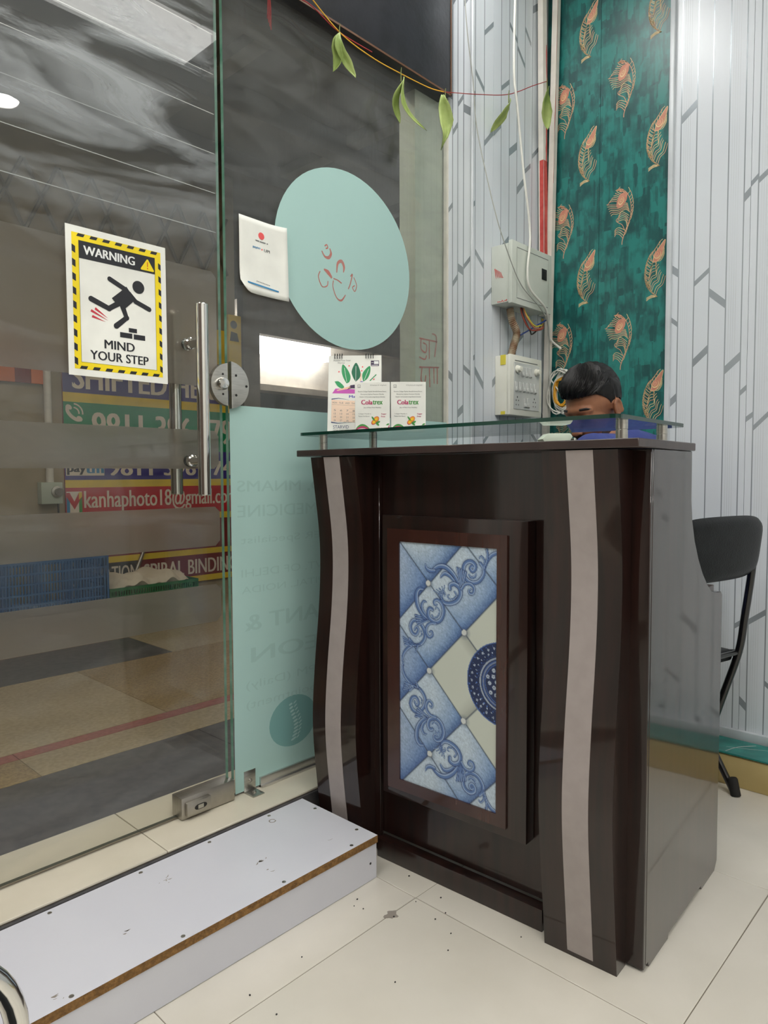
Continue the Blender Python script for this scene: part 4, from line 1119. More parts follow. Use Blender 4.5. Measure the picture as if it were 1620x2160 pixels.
# two medicine cartons
def carton(p, yaw, label):
    w_, h_, d_ = 0.092, 0.130, 0.042
    r = empty('medicine_carton', p); tag(r, label, 'carton', 'medicine cartons on the glass shelf')
    ex = Vector((math.cos(yaw), math.sin(yaw), 0)); ey = Vector((0, 0, 1)); n = ex.cross(ey)
    pl = PLm(-ex * w_ / 2, ex, ey)
    m = MB().prism([pl(0, 0), pl(w_, 0), pl(w_, h_), pl(0, h_)], -n * d_); m.build('carton_body', 'paper', r, bevel=0.0006, bseg=1)
    m = MB(); u = PLm(-ex * w_ / 2, ex * w_, ey * h_)
    m.pr(u, 0.08, 0.16, 0.885, 0.945, 0.0003, 0); m.pr(u, 0.09, 0.15, 0.893, 0.937, 0.0004, 8); m.pq(u, [(0.105, 0.902), (0.135, 0.902), (0.12, 0.925)], 0.0005, 0)
    m.tx(u, '10 Sachets of 12.5g Each', 0.44, 0.90, 0.920, 0.945, 0.0004, 0)
    m.tx(u, 'Bioactive Collagen Peptide, Boswellia Serrata Extract,', 0.09, 0.90, 0.790, 0.822, 0.0004, 0)
    m.tx(u, 'Glucosamine Sulphate Potassium Chloride,', 0.16, 0.83, 0.735, 0.767, 0.0004, 0)
    m.tx(u, 'Vitamin C & Curcuma Longa Extract Granules', 0.13, 0.86, 0.682, 0.714, 0.0004, 0)
    m.tx(u, 'Cola', 0.185, 0.500, 0.548, 0.640, 0.0004, 1, 0.03); m.tx(u, 'trex', 0.510, 0.790, 0.548, 0.632, 0.0004, 2, 0.03)
    m.tx(u, 'Joy of Pain Free Mobility', 0.25, 0.75, 0.468, 0.500, 0.0004, 0)
    m.tx(u, 'Collagen Peptide in', 0.10, 0.46, 0.345, 0.372, 0.0004, 0); m.tx(u, 'Passion fruit flavour', 0.10, 0.42, 0.300, 0.327, 0.0004, 0)
    m.tx(u, 'Sugar', 0.75, 0.90, 0.338, 0.372, 0.0004, 1, 0.02); m.tx(u, 'Free', 0.75, 0.86, 0.292, 0.322, 0.0004, 1, 0.02)
    # wave band and fruit
    top = [(0.02 + 0.6 * k / 12, 0.06 + 0.105 * math.sin(PI * min(1, k / 8)) ** 0.8 * (1 - 0.25 * k / 12)) for k in range(13)]
    low = [(0.02 + 0.6 * k / 12, 0.045 + 0.075 * math.sin(PI * min(1, k / 8)) ** 0.8 * (1 - 0.2 * k / 12)) for k in range(13)]
    lo2 = [(0.02 + 0.6 * k / 12, 0.035 + 0.038 * math.sin(PI * min(1, k / 8)) * (1 - 0.2 * k / 12)) for k in range(13)]
    for k in range(12):
        m.pq(u, [low[k], low[k + 1], top[k + 1], top[k]], 0.0003, 3); m.pq(u, [lo2[k], lo2[k + 1], low[k + 1], low[k]], 0.0003, 1)
    m.pr(u, 0.60, 0.985, 0.012, 0.085, 0.0003, 7); m.pd(u, (0.76, 0.065), 0.05, 0.04, 0.0004, 8, 16); m.pd(u, (0.76, 0.065), 0.018, 0.02, 0.0005, 5, 10)
    m.pq(u, [(0.90, 0.03), (0.985, 0.03), (0.985, 0.15), (0.955, 0.10)], 0.0004, 1); m.pq(u, [(0.88, 0.13), (0.95, 0.13), (0.985, 0.165), (0.93, 0.165)], 0.0005, 2)
    for cx, cy, rr in ((0.60, 0.245, 0.095), (0.54, 0.195, 0.080)):
        m.pd(u, (cx, cy), rr, rr * 0.62, 0.0004, 5, 18, 0.4); m.pd(u, (cx + 0.004, cy + 0.004), rr * 0.82, rr * 0.5, 0.0005, 4, 18, 0.4); m.pd(u, (cx + 0.004, cy + 0.004), rr * 0.35, rr * 0.2, 0.0006, 6, 10, 0.4)
    for cx, cy, ro in ((0.66, 0.19, 0.3), (0.52, 0.265, 2.4), (0.64, 0.155, -0.5)): m.pd(u, (cx, cy), 0.06, 0.022, 0.00055, 2, 12, ro)
    m.build('label_print', ['ink_grey', 'ink_magenta', 'ink_green', 'ink_green', 'ink_fruit', 'ink_red', 'ink_yellow', 'ink_peach', 'paper'], r)
yawc = math.radians(-46)
ca = desk_pt(0.018, 0.742, SHZ); cbp = ca + Vector((math.cos(yawc), math.sin(yawc), 0)) * 0.0945
carton(ca, yawc, 'white medicine carton on the glass shelf, directly in front of the calendar')
carton(cbp, yawc, 'white medicine carton on the glass shelf, right-hand one beside its twin')

# tent calendar
cp = desk_pt(0.100, 0.880, SHZ)
cal = empty('desk_calendar', cp); tag(cal, 'white tent calendar with plant and yoga picture on the glass shelf', 'calendar')
ex = Vector((math.cos(math.radians(-49)), math.sin(math.radians(-49)), 0)); bk = Vector((0, 0, 1)).cross(ex)   # bk points away from the viewer
cw, ch = 0.150, 0.232
ey = (Vector((0, 0, 1)) * 0.972 + bk * 0.235).normalized()
lo = -ex * cw / 2 - bk * 0.050
pl = PLm(lo, ex, ey)
top0 = pl(0, ch)
m = MB().prism([pl(0, 0), pl(cw, 0), pl(cw, ch), pl(0, ch)], -pl.n * 0.0035); m.build('page_block', 'paper', cal, bevel=0.0005, bseg=1)
m = MB(); b0 = pl(0, ch) - pl.n * 0.004; b1 = pl(cw, ch) - pl.n * 0.004
f0 = -ex * cw / 2 + bk * 0.062; f1 = ex * cw / 2 + bk * 0.062
f0.z = f1.z = 0.002
nb = (b1 - b0).cross(f0 - b0).normalized()
m.prism([f0, f1, b1, b0], nb * 0.002); m.build('easel_back', 'paper_grey', cal)
g0 = lo.copy(); g0.z = 0.001; g1 = lo + ex * cw; g1.z = 0.001
m = MB().prism([g0 + bk * 0.005, g1 + bk * 0.005, f1 - bk * 0.004, f0 - bk * 0.004], (0, 0, 0.0018)); m.build('base_card', 'paper_grey', cal)
for k in list(range(4)) + list(range(13, 17)):
    a = 0.018 + k * 0.0068
    c0 = pl(a, ch - 0.002)
    pts = [c0 + (pl.n * math.cos(t) * 0.0075 + Vector((0, 0, 1)) * math.sin(t) * 0.0085) + Vector((0, 0, -0.002)) for t in np.linspace(-0.9, PI + 0.9, 12)]
    MB().tube(pts, 0.0011, 6).build('binding_ring', 'black_plastic', cal, smooth=True)
u = PLm(lo, ex * cw, ey * ch)
m = MB()
m.tx(u, 'Awaken Your Inner', 0.09, 0.42, 0.925, 0.948, 0.0003, 0); m.tx(u, 'Warrior', 0.17, 0.31, 0.893, 0.916, 0.0003, 0)
def leafp(pts, mi): m.pq(u, cat2(pts + [pts[0]], 5)[:-1], 0.0003, mi)
leafp([(0.345, 0.64), (0.28, 0.72), (0.25, 0.80), (0.27, 0.885), (0.36, 0.82), (0.42, 0.73), (0.40, 0.66)], 1)
leafp([(0.52, 0.66), (0.465, 0.72), (0.44, 0.80), (0.52, 0.905), (0.60, 0.80), (0.60, 0.72)], 2)
leafp([(0.66, 0.66), (0.64, 0.75), (0.70, 0.82), (0.785, 0.86), (0.79, 0.78), (0.74, 0.70)], 1)
leafp([(0.12, 0.665), (0.20, 0.665), (0.30, 0.60), (0.26, 0.575), (0.18, 0.605)], 1)
leafp([(0.78, 0.60), (0.86, 0.635), (0.90, 0.62), (0.83, 0.585)], 2)
for a0, b0_, a1, b1_ in ((0.35, 0.66, 0.30, 0.84), (0.52, 0.67, 0.52, 0.86), (0.68, 0.68, 0.76, 0.82)): m.pl(u, [(a0, b0_), (a1, b1_)], 0.006, 0.0004, 8)
m.pq(u, [(0.08, 0.515), (0.72, 0.505), (0.78, 0.555), (0.14, 0.575)], 0.0003, 3)
m.pq(u, [(0.16, 0.555), (0.42, 0.605), (0.42, 0.575), (0.18, 0.545)], 0.0005, 5); m.pq(u, [(0.36, 0.56), (0.42, 0.615), (0.58, 0.63), (0.58, 0.575), (0.44, 0.575)], 0.0005, 6)
m.pq(u, [(0.58, 0.628), (0.60, 0.66), (0.64, 0.668), (0.70, 0.63), (0.72, 0.56), (0.58, 0.565)], 0.0005, 4)
m.pq(u, [(0.60, 0.665), (0.622, 0.665), (0.628, 0.76), (0.61, 0.77)], 0.0006, 5); m.pd(u, (0.735, 0.61), 0.055, 0.04, 0.0005, 6, 16, 0.5); m.pd(u, (0.715, 0.615), 0.035, 0.03, 0.0006, 5, 14); m.pd(u, (0.70, 0.57), 0.04, 0.02, 0.0006, 5, 14)
for a, b_ in ((0.39, 0.865), (0.645, 0.85), (0.63, 0.80), (0.86, 0.69), (0.2, 0.79)): m.pd(u, (a, b_), 0.014, 0.010, 0.0004, 7, 8)
for k in range(4): m.pd(u, (0.80 + 0.03 * k, 0.68 + 0.02 * k), 0.022, 0.008, 0.0004, 1, 10, 0.5)
m.tx(u, 'May', 0.40, 0.56, 0.445, 0.488, 0.0003, 4, 0.03)
m.pq(u, [(0.07, 0.16), (0.93, 0.13), (0.93, 0.40), (0.07, 0.435)], 0.0003, 9)
m.pl(u, [(0.07, 0.44), (0.2, 0.452), (0.4, 0.43)], [0.012, 0.008, 0.001], 0.0004, 10); m.pl(u, [(0.07, 0.15), (0.2, 0.135), (0.4, 0.142)], [0.014, 0.008, 0.001], 0.0004, 10)
for k, d in enumerate(('MON', 'TUE', 'WED', 'THU', 'FRI', 'SAT', 'SUN')): m.tx(u, d, 0.09 + k * 0.118, 0.175 + k * 0.118, 0.385 - 0.004 * k, 0.405 - 0.004 * k, 0.0004, 0)
m.pl(u, [(0.08, 0.372), (0.92, 0.345)], 0.002, 0.0004, 0); m.pl(u, [(0.40, 0.318), (0.92, 0.300)], 0.002, 0.0004, 0); m.pl(u, [(0.40, 0.275), (0.92, 0.258)], 0.002, 0.0004, 0)
for c in range(7):
    for r_ in range(4):
        m.tx(u, str(5 + c + 7 * r_), 0.115 + c * 0.118, 0.155 + c * 0.118, 0.290 - 0.042 * r_ - 0.004 * c, 0.312 - 0.042 * r_ - 0.004 * c, 0.0004, 0)
m.tx(u, 'STARVID', 0.11, 0.40, 0.068, 0.110, 0.0003, 10, 0.0); m.tx(u, 'HEALTHCARE', 0.11, 0.40, 0.038, 0.058, 0.0003, 0); m.pr(u, 0.10, 0.42, 0.026, 0.030, 0.0003, 10)
m.tx(u, 'All days matter', 0.30, 0.62, 0.140, 0.156, 0.0004, 0)
m.pr(u, 0.80, 0.955, 0.86, 0.93, 0.0003, 6); m.pr(u, 0.86, 0.945, 0.885, 0.922, 0.0004, 8); m.pr(u, 0.81, 0.85, 0.90, 0.905, 0.0004, 8); m.pr(u, 0.81, 0.94, 0.868, 0.874, 0.0004, 8)
m.build('page_print', ['ink_grey', 'ink_leaf', 'ink_darkleaf', 'ink_pink', 'ink_violet', 'ink_skin', 'ink_purple', 'ink_coral', 'ink_white', 'ink_peach', 'ink_navy'], cal)

# white angular gadget on the counter under the glass
gp = desk_pt(0.130, 0.268, 1.0659)
gd = empty('white_gadget', gp); tag(gd, 'small white angular plastic device on the counter under the glass shelf', 'device')
ex = Vector((math.cos(math.radians(-46)), math.sin(math.radians(-46)), 0)); bk = Vector((0, 0, 1)).cross(ex)
pl = PLm(Vector((0, 0, 0)), ex, (0, 0, 1))
m = MB().prism([pl(a, b) for a, b in ((-0.024, 0.0), (0.022, 0.0), (0.036, 0.020), (0.030, 0.028), (-0.022, 0.028), (-0.036, 0.015))], bk * 0.055); m.build('shell', 'switch_cream', gd, bevel=0.003)
m = MB().prism([pl(a, b) for a, b in ((0.037, 0.004), (0.043, 0.002), (0.044, 0.016), (0.0385, 0.018))], bk * 0.05); m.build('flap', 'steel', gd, bevel=0.001, bseg=1)
# ================================================================== WHITE STEP BOX
st = empty('step_box', (0.58, 1.325, 0)); tag(st, 'low white laminate step box in front of the glass door', 'step')
SO = Vector((0.58, 1.325, 0))
def stp(mb, name, mats, **k):
    o = mb.build(name, mats, st, **k); o.location = -SO; return o
sx0, sx1, sy0, sy1 = -0.06, 1.213, 1.172, 1.4605
tb = MB()
v = [(sx0, sy0, .091), (sx1, sy0, .091), (sx1, sy1, .091), (sx0, sy1, .091), (sx0, sy0, .109), (sx1, sy0, .109), (sx1, sy1, .109), (sx0, sy1, .109)]
tb.add(v, [(4, 5, 6, 7), (0, 3, 2, 1)], 0); tb.add(v, [(0, 1, 5, 4), (1, 2, 6, 5), (2, 3, 7, 6), (3, 0, 4, 7)], 1)
top = stp(tb, 'top_board', ['white_laminate', 'chipboard'])
stp(MB().box(sx0, sx1 - 0.001, sy0 + 0.003, sy0 + 0.019, 0.001, 0.0905), 'front_board', 'white_laminate', bevel=0.0006, bseg=1)
stp(MB().box(sx1 - 0.018, sx1 - 0.001, sy0 + 0.0195, sy1 - 0.002, 0.001, 0.0905), 'end_board', 'white_laminate')
stp(MB().box(sx0, sx0 + 0.017, sy0 + 0.0195, sy1 - 0.002, 0.001, 0.0905), 'end_board', 'white_laminate')
stp(MB().box(sx0 + 0.018, sx1 - 0.0185, sy1 - 0.018, sy1 - 0.002, 0.001, 0.0905), 'back_board', 'white_laminate')
sc0 = None
for x, y in ((0.91, 1.448), (0.732, 1.448), (0.534, 1.448), (1.09, 1.448), (1.198, 1.39), (1.196, 1.229), (1.135, 1.184), (0.929, 1.184), (0.682, 1.184), (0.468, 1.184)):
    if sc0 is None:
        sc0 = MB().lathe([(0.0, 0.0005), (0.0018, 0.0002), (0.0042, 0.0008), (0.0046, 0.0)], seg=12).build('screw', 'steel_dull', top, smooth=True); o = sc0
    else:
        o = sc0.copy(); COL.objects.link(o)
    o.location = (x, y, 0.1091)
o = MB().lathe([(0.0, 0.0005), (0.003, 0.0005), (0.003, 0.0)], (1.19, sy0 + 0.0028, 0.045), ax=(0, -1, 0), seg=10); stp(o, 'screw', 'dark_hole')
m = MB(); ps = PLm((0, 0, 0.109), (1, 0, 0), (0, 1, 0)); rs = random.Random(5)
m.pl(ps, [(1.079 + 0.008 * math.cos(t), 1.420 + 0.008 * math.sin(t)) for t in np.linspace(0, 6.0, 14)], 0.003, 0.0002)
for cx, cy, n in ((0.939, 1.29, 9), (0.754, 1.378, 6), (0.45, 1.20, 4), (1.103, 1.236, 1), (0.60, 1.28, 3), (0.92, 1.24, 2)):
    for k in range(n):
        a, r_ = rs.uniform(0, 6.3), rs.uniform(0, 0.022); x, y = cx + r_ * math.cos(a), cy + r_ * math.sin(a) * 0.6
        q = rs.uniform(0.0015, 0.007); an = rs.uniform(-0.6, 0.4)
        m.pl(ps, [(x, y), (x + q * math.cos(an), y + q * math.sin(an)), (x + 2 * q * math.cos(an + 0.3), y + 2 * q * math.sin(an + 0.3))], [0.001, rs.uniform(0.001, 0.004), 0.0006], 0.0002)
tag(stp(m, 'scuff_mark', 'scuff'), kind='stuff')
# crumbs and the patched tile corner
m = MB(); rs = random.Random(2)
for x, y in ((1.27, 1.119), (1.202, 1.038), (1.254, 1.005), (1.216, 0.961), (1.183, 0.964), (1.168, 0.908), (1.121, 0.879), (1.126, 1.038), (1.115, 1.145), (1.099, 1.109), (1.092, 1.132), (0.977, 0.898), (0.761, 1.079), (0.766, 1.003), (1.262, 0.79), (0.898, 1.088)):
    m.ell((x, y, 0.0016), (rs.uniform(0.0012, 0.0028), rs.uniform(0.0012, 0.0024), 0.0014), 7, 4)
o = m.build('floor_crumbs', 'dark_hole'); tag(o, 'dark crumbs scattered on the cream floor tiles', 'crumbs', kind='stuff')
m = MB(); m.prism([(1.128 + 0.016 * math.cos(t) * (1 + 0.35 * math.sin(3 * t)), 1.047 + 0.013 * math.sin(t) * (1 + 0.3 * math.cos(5 * t)), 0.0002) for t in np.linspace(0, 2 * PI, 22, endpoint=False)], (0, 0, 0.0006))
o = m.build('grout_patch', 'scuff', fl)

# ================================================================== ELECTRICS ON THE PANEL WALL
WF = 1.4765
db = empty('distribution_box', (2.262, WF, 1.604)); tag(db, 'pale grey steel distribution box with black latch on the striped wall', 'electrical box')
DO = Vector((2.262, WF, 1.604))
def dbp(mb, name, mats, par=None, **k):
    o = mb.build(name, mats, par or db, **k)
    if par is None: o.location = -DO
    return o
dbp(MB().box(2.131, 2.390, 1.402, WF - 0.0004, 1.610, 1.815), 'case', 'box_grey', bevel=0.002)
lid = dbp(MB().box(2.127, 2.396, 1.386, 1.4015, 1.604, 1.822), 'door', 'box_grey', bevel=0.002)
m = MB(); pl = PLm((2.127, 1.386, 1.604), (1, 0, 0), (0, 0, 1))
for a0, a1, b in ((0.030, 0.245, 0.196), (0.030, 0.245, 0.020)): m.pr(pl, a0, a1, b, b + 0.0025, 0.0003, 0)
for a in (0.030, 0.245): m.pr(pl, a, a + 0.0015, 0.022, 0.196, 0.0002, 1)
m.build('panel_groove', ['ink_grey', 'steel'], lid)
MB().box(2.127 + 0.198, 2.127 + 0.232, 1.3835, 1.3858, 1.604 + 0.118, 1.604 + 0.158).build('latch', 'black_plastic', lid, bevel=0.002)
MB().box(2.127 + 0.208, 2.127 + 0.222, 1.3825, 1.3834, 1.604 + 0.128, 1.604 + 0.148).build('latch_slot', 'dark_hole', lid)
m = MB(); m.tx(pl, 'BSEL', 0.085, 0.150, 0.122, 0.142, 0.0005, 0); m.build('embossed_mark', 'box_grey', lid)
m = MB(); ps = PLm((2.1308, WF, 1.61), (0, -1, 0), (0, 0, 1)); rs = random.Random(9)
for k in range(5): m.pl(ps, [(0.016 + 0.006 * k, 0.125 - 0.004 * k), (0.020 + 0.007 * k, 0.100 - 0.003 * k), (0.022 + 0.008 * k, 0.088)], [0.004 - 0.0005 * k, 0.003, 0.0008], 0.0004)
for k in range(7): m.pl(ps, [(0.028 + 0.006 * k, 0.004), (0.031 + 0.006 * k, 0.004 + rs.uniform(0, 0.006))], 0.004, 0.0004)
tag(dbp(m, 'red_paint_smear', 'paint_red'), kind='stuff')

sb = empty('switch_board', (2.264, WF, 1.216)); tag(sb, 'cream switch board with rows of switches, knobs and sockets on the striped wall', 'switchboard')
SBO = Vector((2.264, WF, 1.216))
def sbp(mb, name, mats, par=None, **k):
    o = mb.build(name, mats, par or sb, **k)
    if par is None: o.location = -SBO
    return o
sbp(MB().box(2.157, 2.368, 1.424, WF - 0.0004, 1.216, 1.430), 'back_box', 'switch_cream', bevel=0.002)
plate = sbp(MB().box(2.155, 2.372, 1.410, 1.4235, 1.214, 1.432), 'front_plate', 'switch_cream', bevel=0.004)
pl = PLm((2.155, 1.410, 1.214), (1, 0, 0), (0, 0, 1))
def onplate(a0, a1, b0, b1, t): 
    return MB().box(2.155 + a0, 2.155 + a1, 1.410 - t, 1.4098, 1.214 + b0, 1.214 + b1)
onplate(0.022, 0.195, 0.022, 0.192, 0.0025).build('inner_plate', 'switch_white', plate, bevel=0.001, bseg=1)
onplate(0.030, 0.185, 0.196, 0.199, 0.0008).build('groove', 'ink_grey', plate)
sw = None
def switch(a, b):
    global sw
    if sw is None:
        sw = MB().box(-0.0085, 0.0085, -0.0035, 0, -0.0175, 0.0175).box(-0.0065, 0.0065, -0.0065, -0.0035, -0.0155, -0.002).build('switch', 'switch_white', plate, bevel=0.0012, bseg=1); o = sw
    else:
        o = sw.copy(); COL.objects.link(o)
    o.location = (2.155 + a, 1.4072, 1.214 + b)
for k in range(3): switch(0.078 + k * 0.026, 0.160)
for k in range(6): switch(0.035 + k * 0.0255, 0.104)
for k in range(2): switch(0.094 + k * 0.021, 0.048)
for a in (0.042, 0.172):
    k_ = MB().lathe([(0.014, 0), (0.014, 0.006), (0.011, 0.008), (0.010, 0.018), (0.0, 0.019)], (2.155 + a, 1.4072, 1.214 + 0.166), ax=(0, -1, 0), seg=18).build('regulator_knob', 'switch_cream', plate, smooth=True)
m = MB()
for cx in (0.044, 0.160):
    for dx, dz, r_ in ((0, 0.016, 0.0028), (-0.008, 0.004, 0.0024), (0.008, 0.004, 0.0024), (-0.008, -0.012, 0.0022), (0.008, -0.012, 0.0022)):
        m.pd(pl, (cx + dx, 0.050 + dz), r_, r_ * 1.3, 0.0028, 0, 10)
tag(m.build('socket_hole', 'dark_hole', plate), kind='stuff')
sbp(MB().box(2.1550, 2.1568, 1.430, 1.452, 1.395, 1.4305), 'yellow_tape', 'paint_yellow'); sbp(MB().box(2.1550, 2.1568, 1.432, 1.450, 1.2165, 1.228), 'yellow_tape', 'paint_yellow')
# corrugated hose between the boxes
pts = catmull([(2.205, 1.445, 1.604), (2.212, 1.440, 1.560), (2.235, 1.435, 1.520), (2.222, 1.438, 1.475), (2.208, 1.442, 1.432)], 24)
rr = [0.0125 + (0.0022 if k % 3 == 0 else 0) for k in range(len(pts))]
o = MB().tube(pts, rr, 12).build('corrugated_hose', 'hose', smooth=True, ang=1.2); tag(o, 'stained corrugated hose joining the two wall boxes', 'hose')
wires = [('cable_yellow', 0.0028, [(2.24, 1.41, 1.606), (2.252, 1.400, 1.575), (2.29, 1.395, 1.548), (2.34, 1.40, 1.556), (2.39, 1.42, 1.572), (2.42, 1.44, 1.60)], 'yellow'),
         ('cable_copper', 0.0028, [(2.235, 1.41, 1.606), (2.245, 1.398, 1.570), (2.285, 1.393, 1.540), (2.335, 1.398, 1.545), (2.385, 1.415, 1.562), (2.43, 1.44, 1.60)], 'copper brown'),
         ('cable_black', 0.0028, [(2.23, 1.412, 1.606), (2.235, 1.402, 1.565), (2.27, 1.400, 1.528), (2.30, 1.41, 1.520), (2.37, 1.42, 1.556), (2.43, 1.445, 1.59)], 'black'),
         ('cable_blue', 0.0026, [(2.245, 1.46, 1.500), (2.29, 1.43, 1.530), (2.33, 1.41, 1.556), (2.38, 1.40, 1.582), (2.42, 1.42, 1.60)], 'blue'),
         ('cable_red', 0.0028, [(2.228, 1.414, 1.606), (2.228, 1.404, 1.57), (2.262, 1.397, 1.532), (2.32, 1.395, 1.536), (2.38, 1.41, 1.556), (2.425, 1.442, 1.59)], 'dull red')]
wbn = empty('wire_bundle', (2.23, 1.41, 1.60)); tag(wbn, 'bundle of coloured wires looping out below the distribution box', 'wires')
for mt_, r_, pt, cn in wires:
    o = MB().tube(catmull(pt, 8), r_, 8).build('wire', mt_, wbn, smooth=True); o.location = (-2.23, -1.41, -1.60); tag(o, cn + ' wire')
o = MB().tube(catmull([(1.925, 1.462, CZ - 0.01), (1.944, 1.455, 2.554), (1.985, 1.452, 2.321), (2.006, 1.450, 2.173), (2.03, 1.40, 1.92), (2.073, 1.377, 1.782), (2.171, 1.377, 1.672), (2.30, 1.375, 1.610), (2.40, 1.40, 1.56), (2.452, 1.425, 1.44), (2.456, 1.425, 1.34)], 10), 0.0019, 8).build('thin_wire', 'cable_grey', smooth=True)
tag(o, 'thin grey wire running diagonally across the distribution box', 'wire')
o = MB().tube(catmull([(2.138, 1.375, CZ - 0.01), (2.114, 1.375, 2.437), (2.139, 1.375, 2.265), (2.182, 1.375, 2.053), (2.225, 1.375, 1.866), (2.208, 1.374, 1.729), (2.227, 1.374, 1.666), (2.334, 1.375, 1.616), (2.40, 1.40, 1.57), (2.465, 1.43, 1.53), (2.498, 1.40, 1.49)], 10), 0.0042, 10).build('white_cable', 'cable_white', smooth=True)
tag(o, 'white cable hanging from the ceiling in front of the distribution box', 'cable')
# trunking in the corner
def trunk(name, pts, wx, wy, mats, label, patch):
    r = empty(name, pts[-1]); tag(r, label, 'conduit', 'corner conduits'); O = Vector(pts[-1])
    m = MB()
    for i in range(len(pts) - 1):
        a, b = Vector(pts[i]), Vector(pts[i + 1])
        c0 = [(-wx, -wy), (wx, -wy), (wx, wy), (-wx, wy)]
        vs = [tuple(b + Vector((x, y, 0)) - O) for x, y in c0] + [tuple(a + Vector((x, y, 0)) - O) for x, y in c0]
        m.add(vs, [(0, 3, 2, 1), (4, 5, 6, 7), (0, 1, 5, 4), (1, 2, 6, 5), (2, 3, 7, 6), (3, 0, 4, 7)])
    m.build('channel', mats, r)
    m = MB()
    for (t0, t1, x0, x1) in patch:
        a, b = Vector(pts[0]), Vector(pts[1])
        q = []
        rs = random.Random(int(t0 * 100))
        n = 8
        for k in range(n + 1):
            c = a.lerp(b, t0 + (t1 - t0) * k / n) - O
            q.append((c, x0 + rs.uniform(-0.002, 0.002), x1 + rs.uniform(-0.002, 0.002)))
        for k in range(n):
            (c, l, h_), (d, l2, h2) = q[k], q[k + 1]
            m.add([tuple(c + Vector((l, -wy - 0.0005, 0))), tuple(c + Vector((h_, -wy - 0.0005, 0))), tuple(d + Vector((h2, -wy - 0.0005, 0))), tuple(d + Vector((l2, -wy - 0.0005, 0)))], [(3, 2, 1, 0)])
            if t0 > 0.6: m.add([tuple(c + Vector((-wx - 0.0005, wy * 0.5, 0))), tuple(c + Vector((-wx - 0.0005, -wy, 0))), tuple(d + Vector((-wx - 0.0005, -wy, 0))), tuple(d + Vector((-wx - 0.0005, wy * 0.5, 0)))], [(3, 2, 1, 0)])
    m.build('red_paint', 'paint_red', r)
trunk('slanted_conduit', [(2.425, 1.455, CZ - 0.002), (2.454, 1.456, 1.80), (2.454, 1.456, 1.62)], 0.014, 0.011, 'conduit_white', 'slanted white conduit smeared with red paint in the corner', ((0.30, 0.52, 0.009, 0.0135), (0.52, 0.68, 0.003, 0.0135), (0.66, 0.97, -0.011, 0.0135)))
trunk('corner_conduit', [(2.482, 1.420, CZ - 0.002), (2.482, 1.455, 1.10), (2.482, 1.455, 0.01)], 0.012, 0.011, 'conduit_white', 'upright white conduit in the corner beside the teal wall', ((0.10, 0.46, -0.0118, -0.0095),))
# coil of spare cables hung on the teal wall
coil = empty('cable_coil', (2.48, 1.372, 1.318)); tag(coil, 'loose coil of white and amber cables on the teal wall beside the corner conduit', 'cable coil')
for k, (mt_, cn, r0) in enumerate((('cable_white', 'white', 0.062), ('cable_white', 'white', 0.070), ('cable_amber', 'amber', 0.050), ('cable_white', 'white', 0.056), ('cable_amber', 'amber', 0.044), ('cable_white', 'white', 0.074))):
    pts = []
    for q in range(64):
        t = q / 63 * 2 * PI * 2.6 + k
        r_ = r0 * (1 + 0.08 * math.sin(3.3 * t + k))
        pts.append((2.488 - 0.004 * k - 0.003 * math.sin(t * 1.7), 1.372 - 0.7 * r_ * math.cos(t) + 0.003 * k, 1.318 + r_ * math.sin(t) * 1.15))
    pts.append((2.49, 1.33 - 0.004 * k, 1.20)); pts.append((2.49, 1.34, 1.05))
    o = MB().tube(pts, 0.0026, 6).build('cable', mt_, coil, smooth=True); o.location = (-2.48, -1.372, -1.318); tag(o, cn + ' cable')

# ================================================================== GARLAND OF DRIED LEAVES
ga = empty('leaf_garland', (1.8, 1.52, 2.27)); tag(ga, 'string of dried curled green leaves hung across the black header', 'garland')
GO = Vector((1.8, 1.52, 2.27))
def gp_(mb, name, mats, **k):
    o = mb.build(name, mats, ga, **k); o.location = -GO; return o
gp_(MB().tube(catmull([(1.0, 1.535, 2.36), (1.19, 1.535, 2.285), (1.32, 1.535, 2.31), (1.438, 1.535, 2.284), (1.58, 1.535, 2.285)], 8), 0.0016, 6), 'red_string', 'thread_red', smooth=True)
gp_(MB().tube(catmull([(1.30, 1.533, 2.345), (1.438, 1.533, 2.284), (1.57, 1.533, 2.268), (1.704, 1.533, 2.272), (1.83, 1.52, 2.272), (1.862, 1.44 + 0.04, 2.255)], 8), 0.0017, 6), 'yellow_string', 'thread_yellow', smooth=True)
gp_(MB().tube(catmull([(1.862, 1.48, 2.255), (2.0, 1.440, 2.285), (2.15, 1.420, 2.335), (2.30, 1.412, 2.42), (2.415, 1.425, 2.485)], 8), 0.0014, 6), 'red_string', 'thread_red', smooth=True)
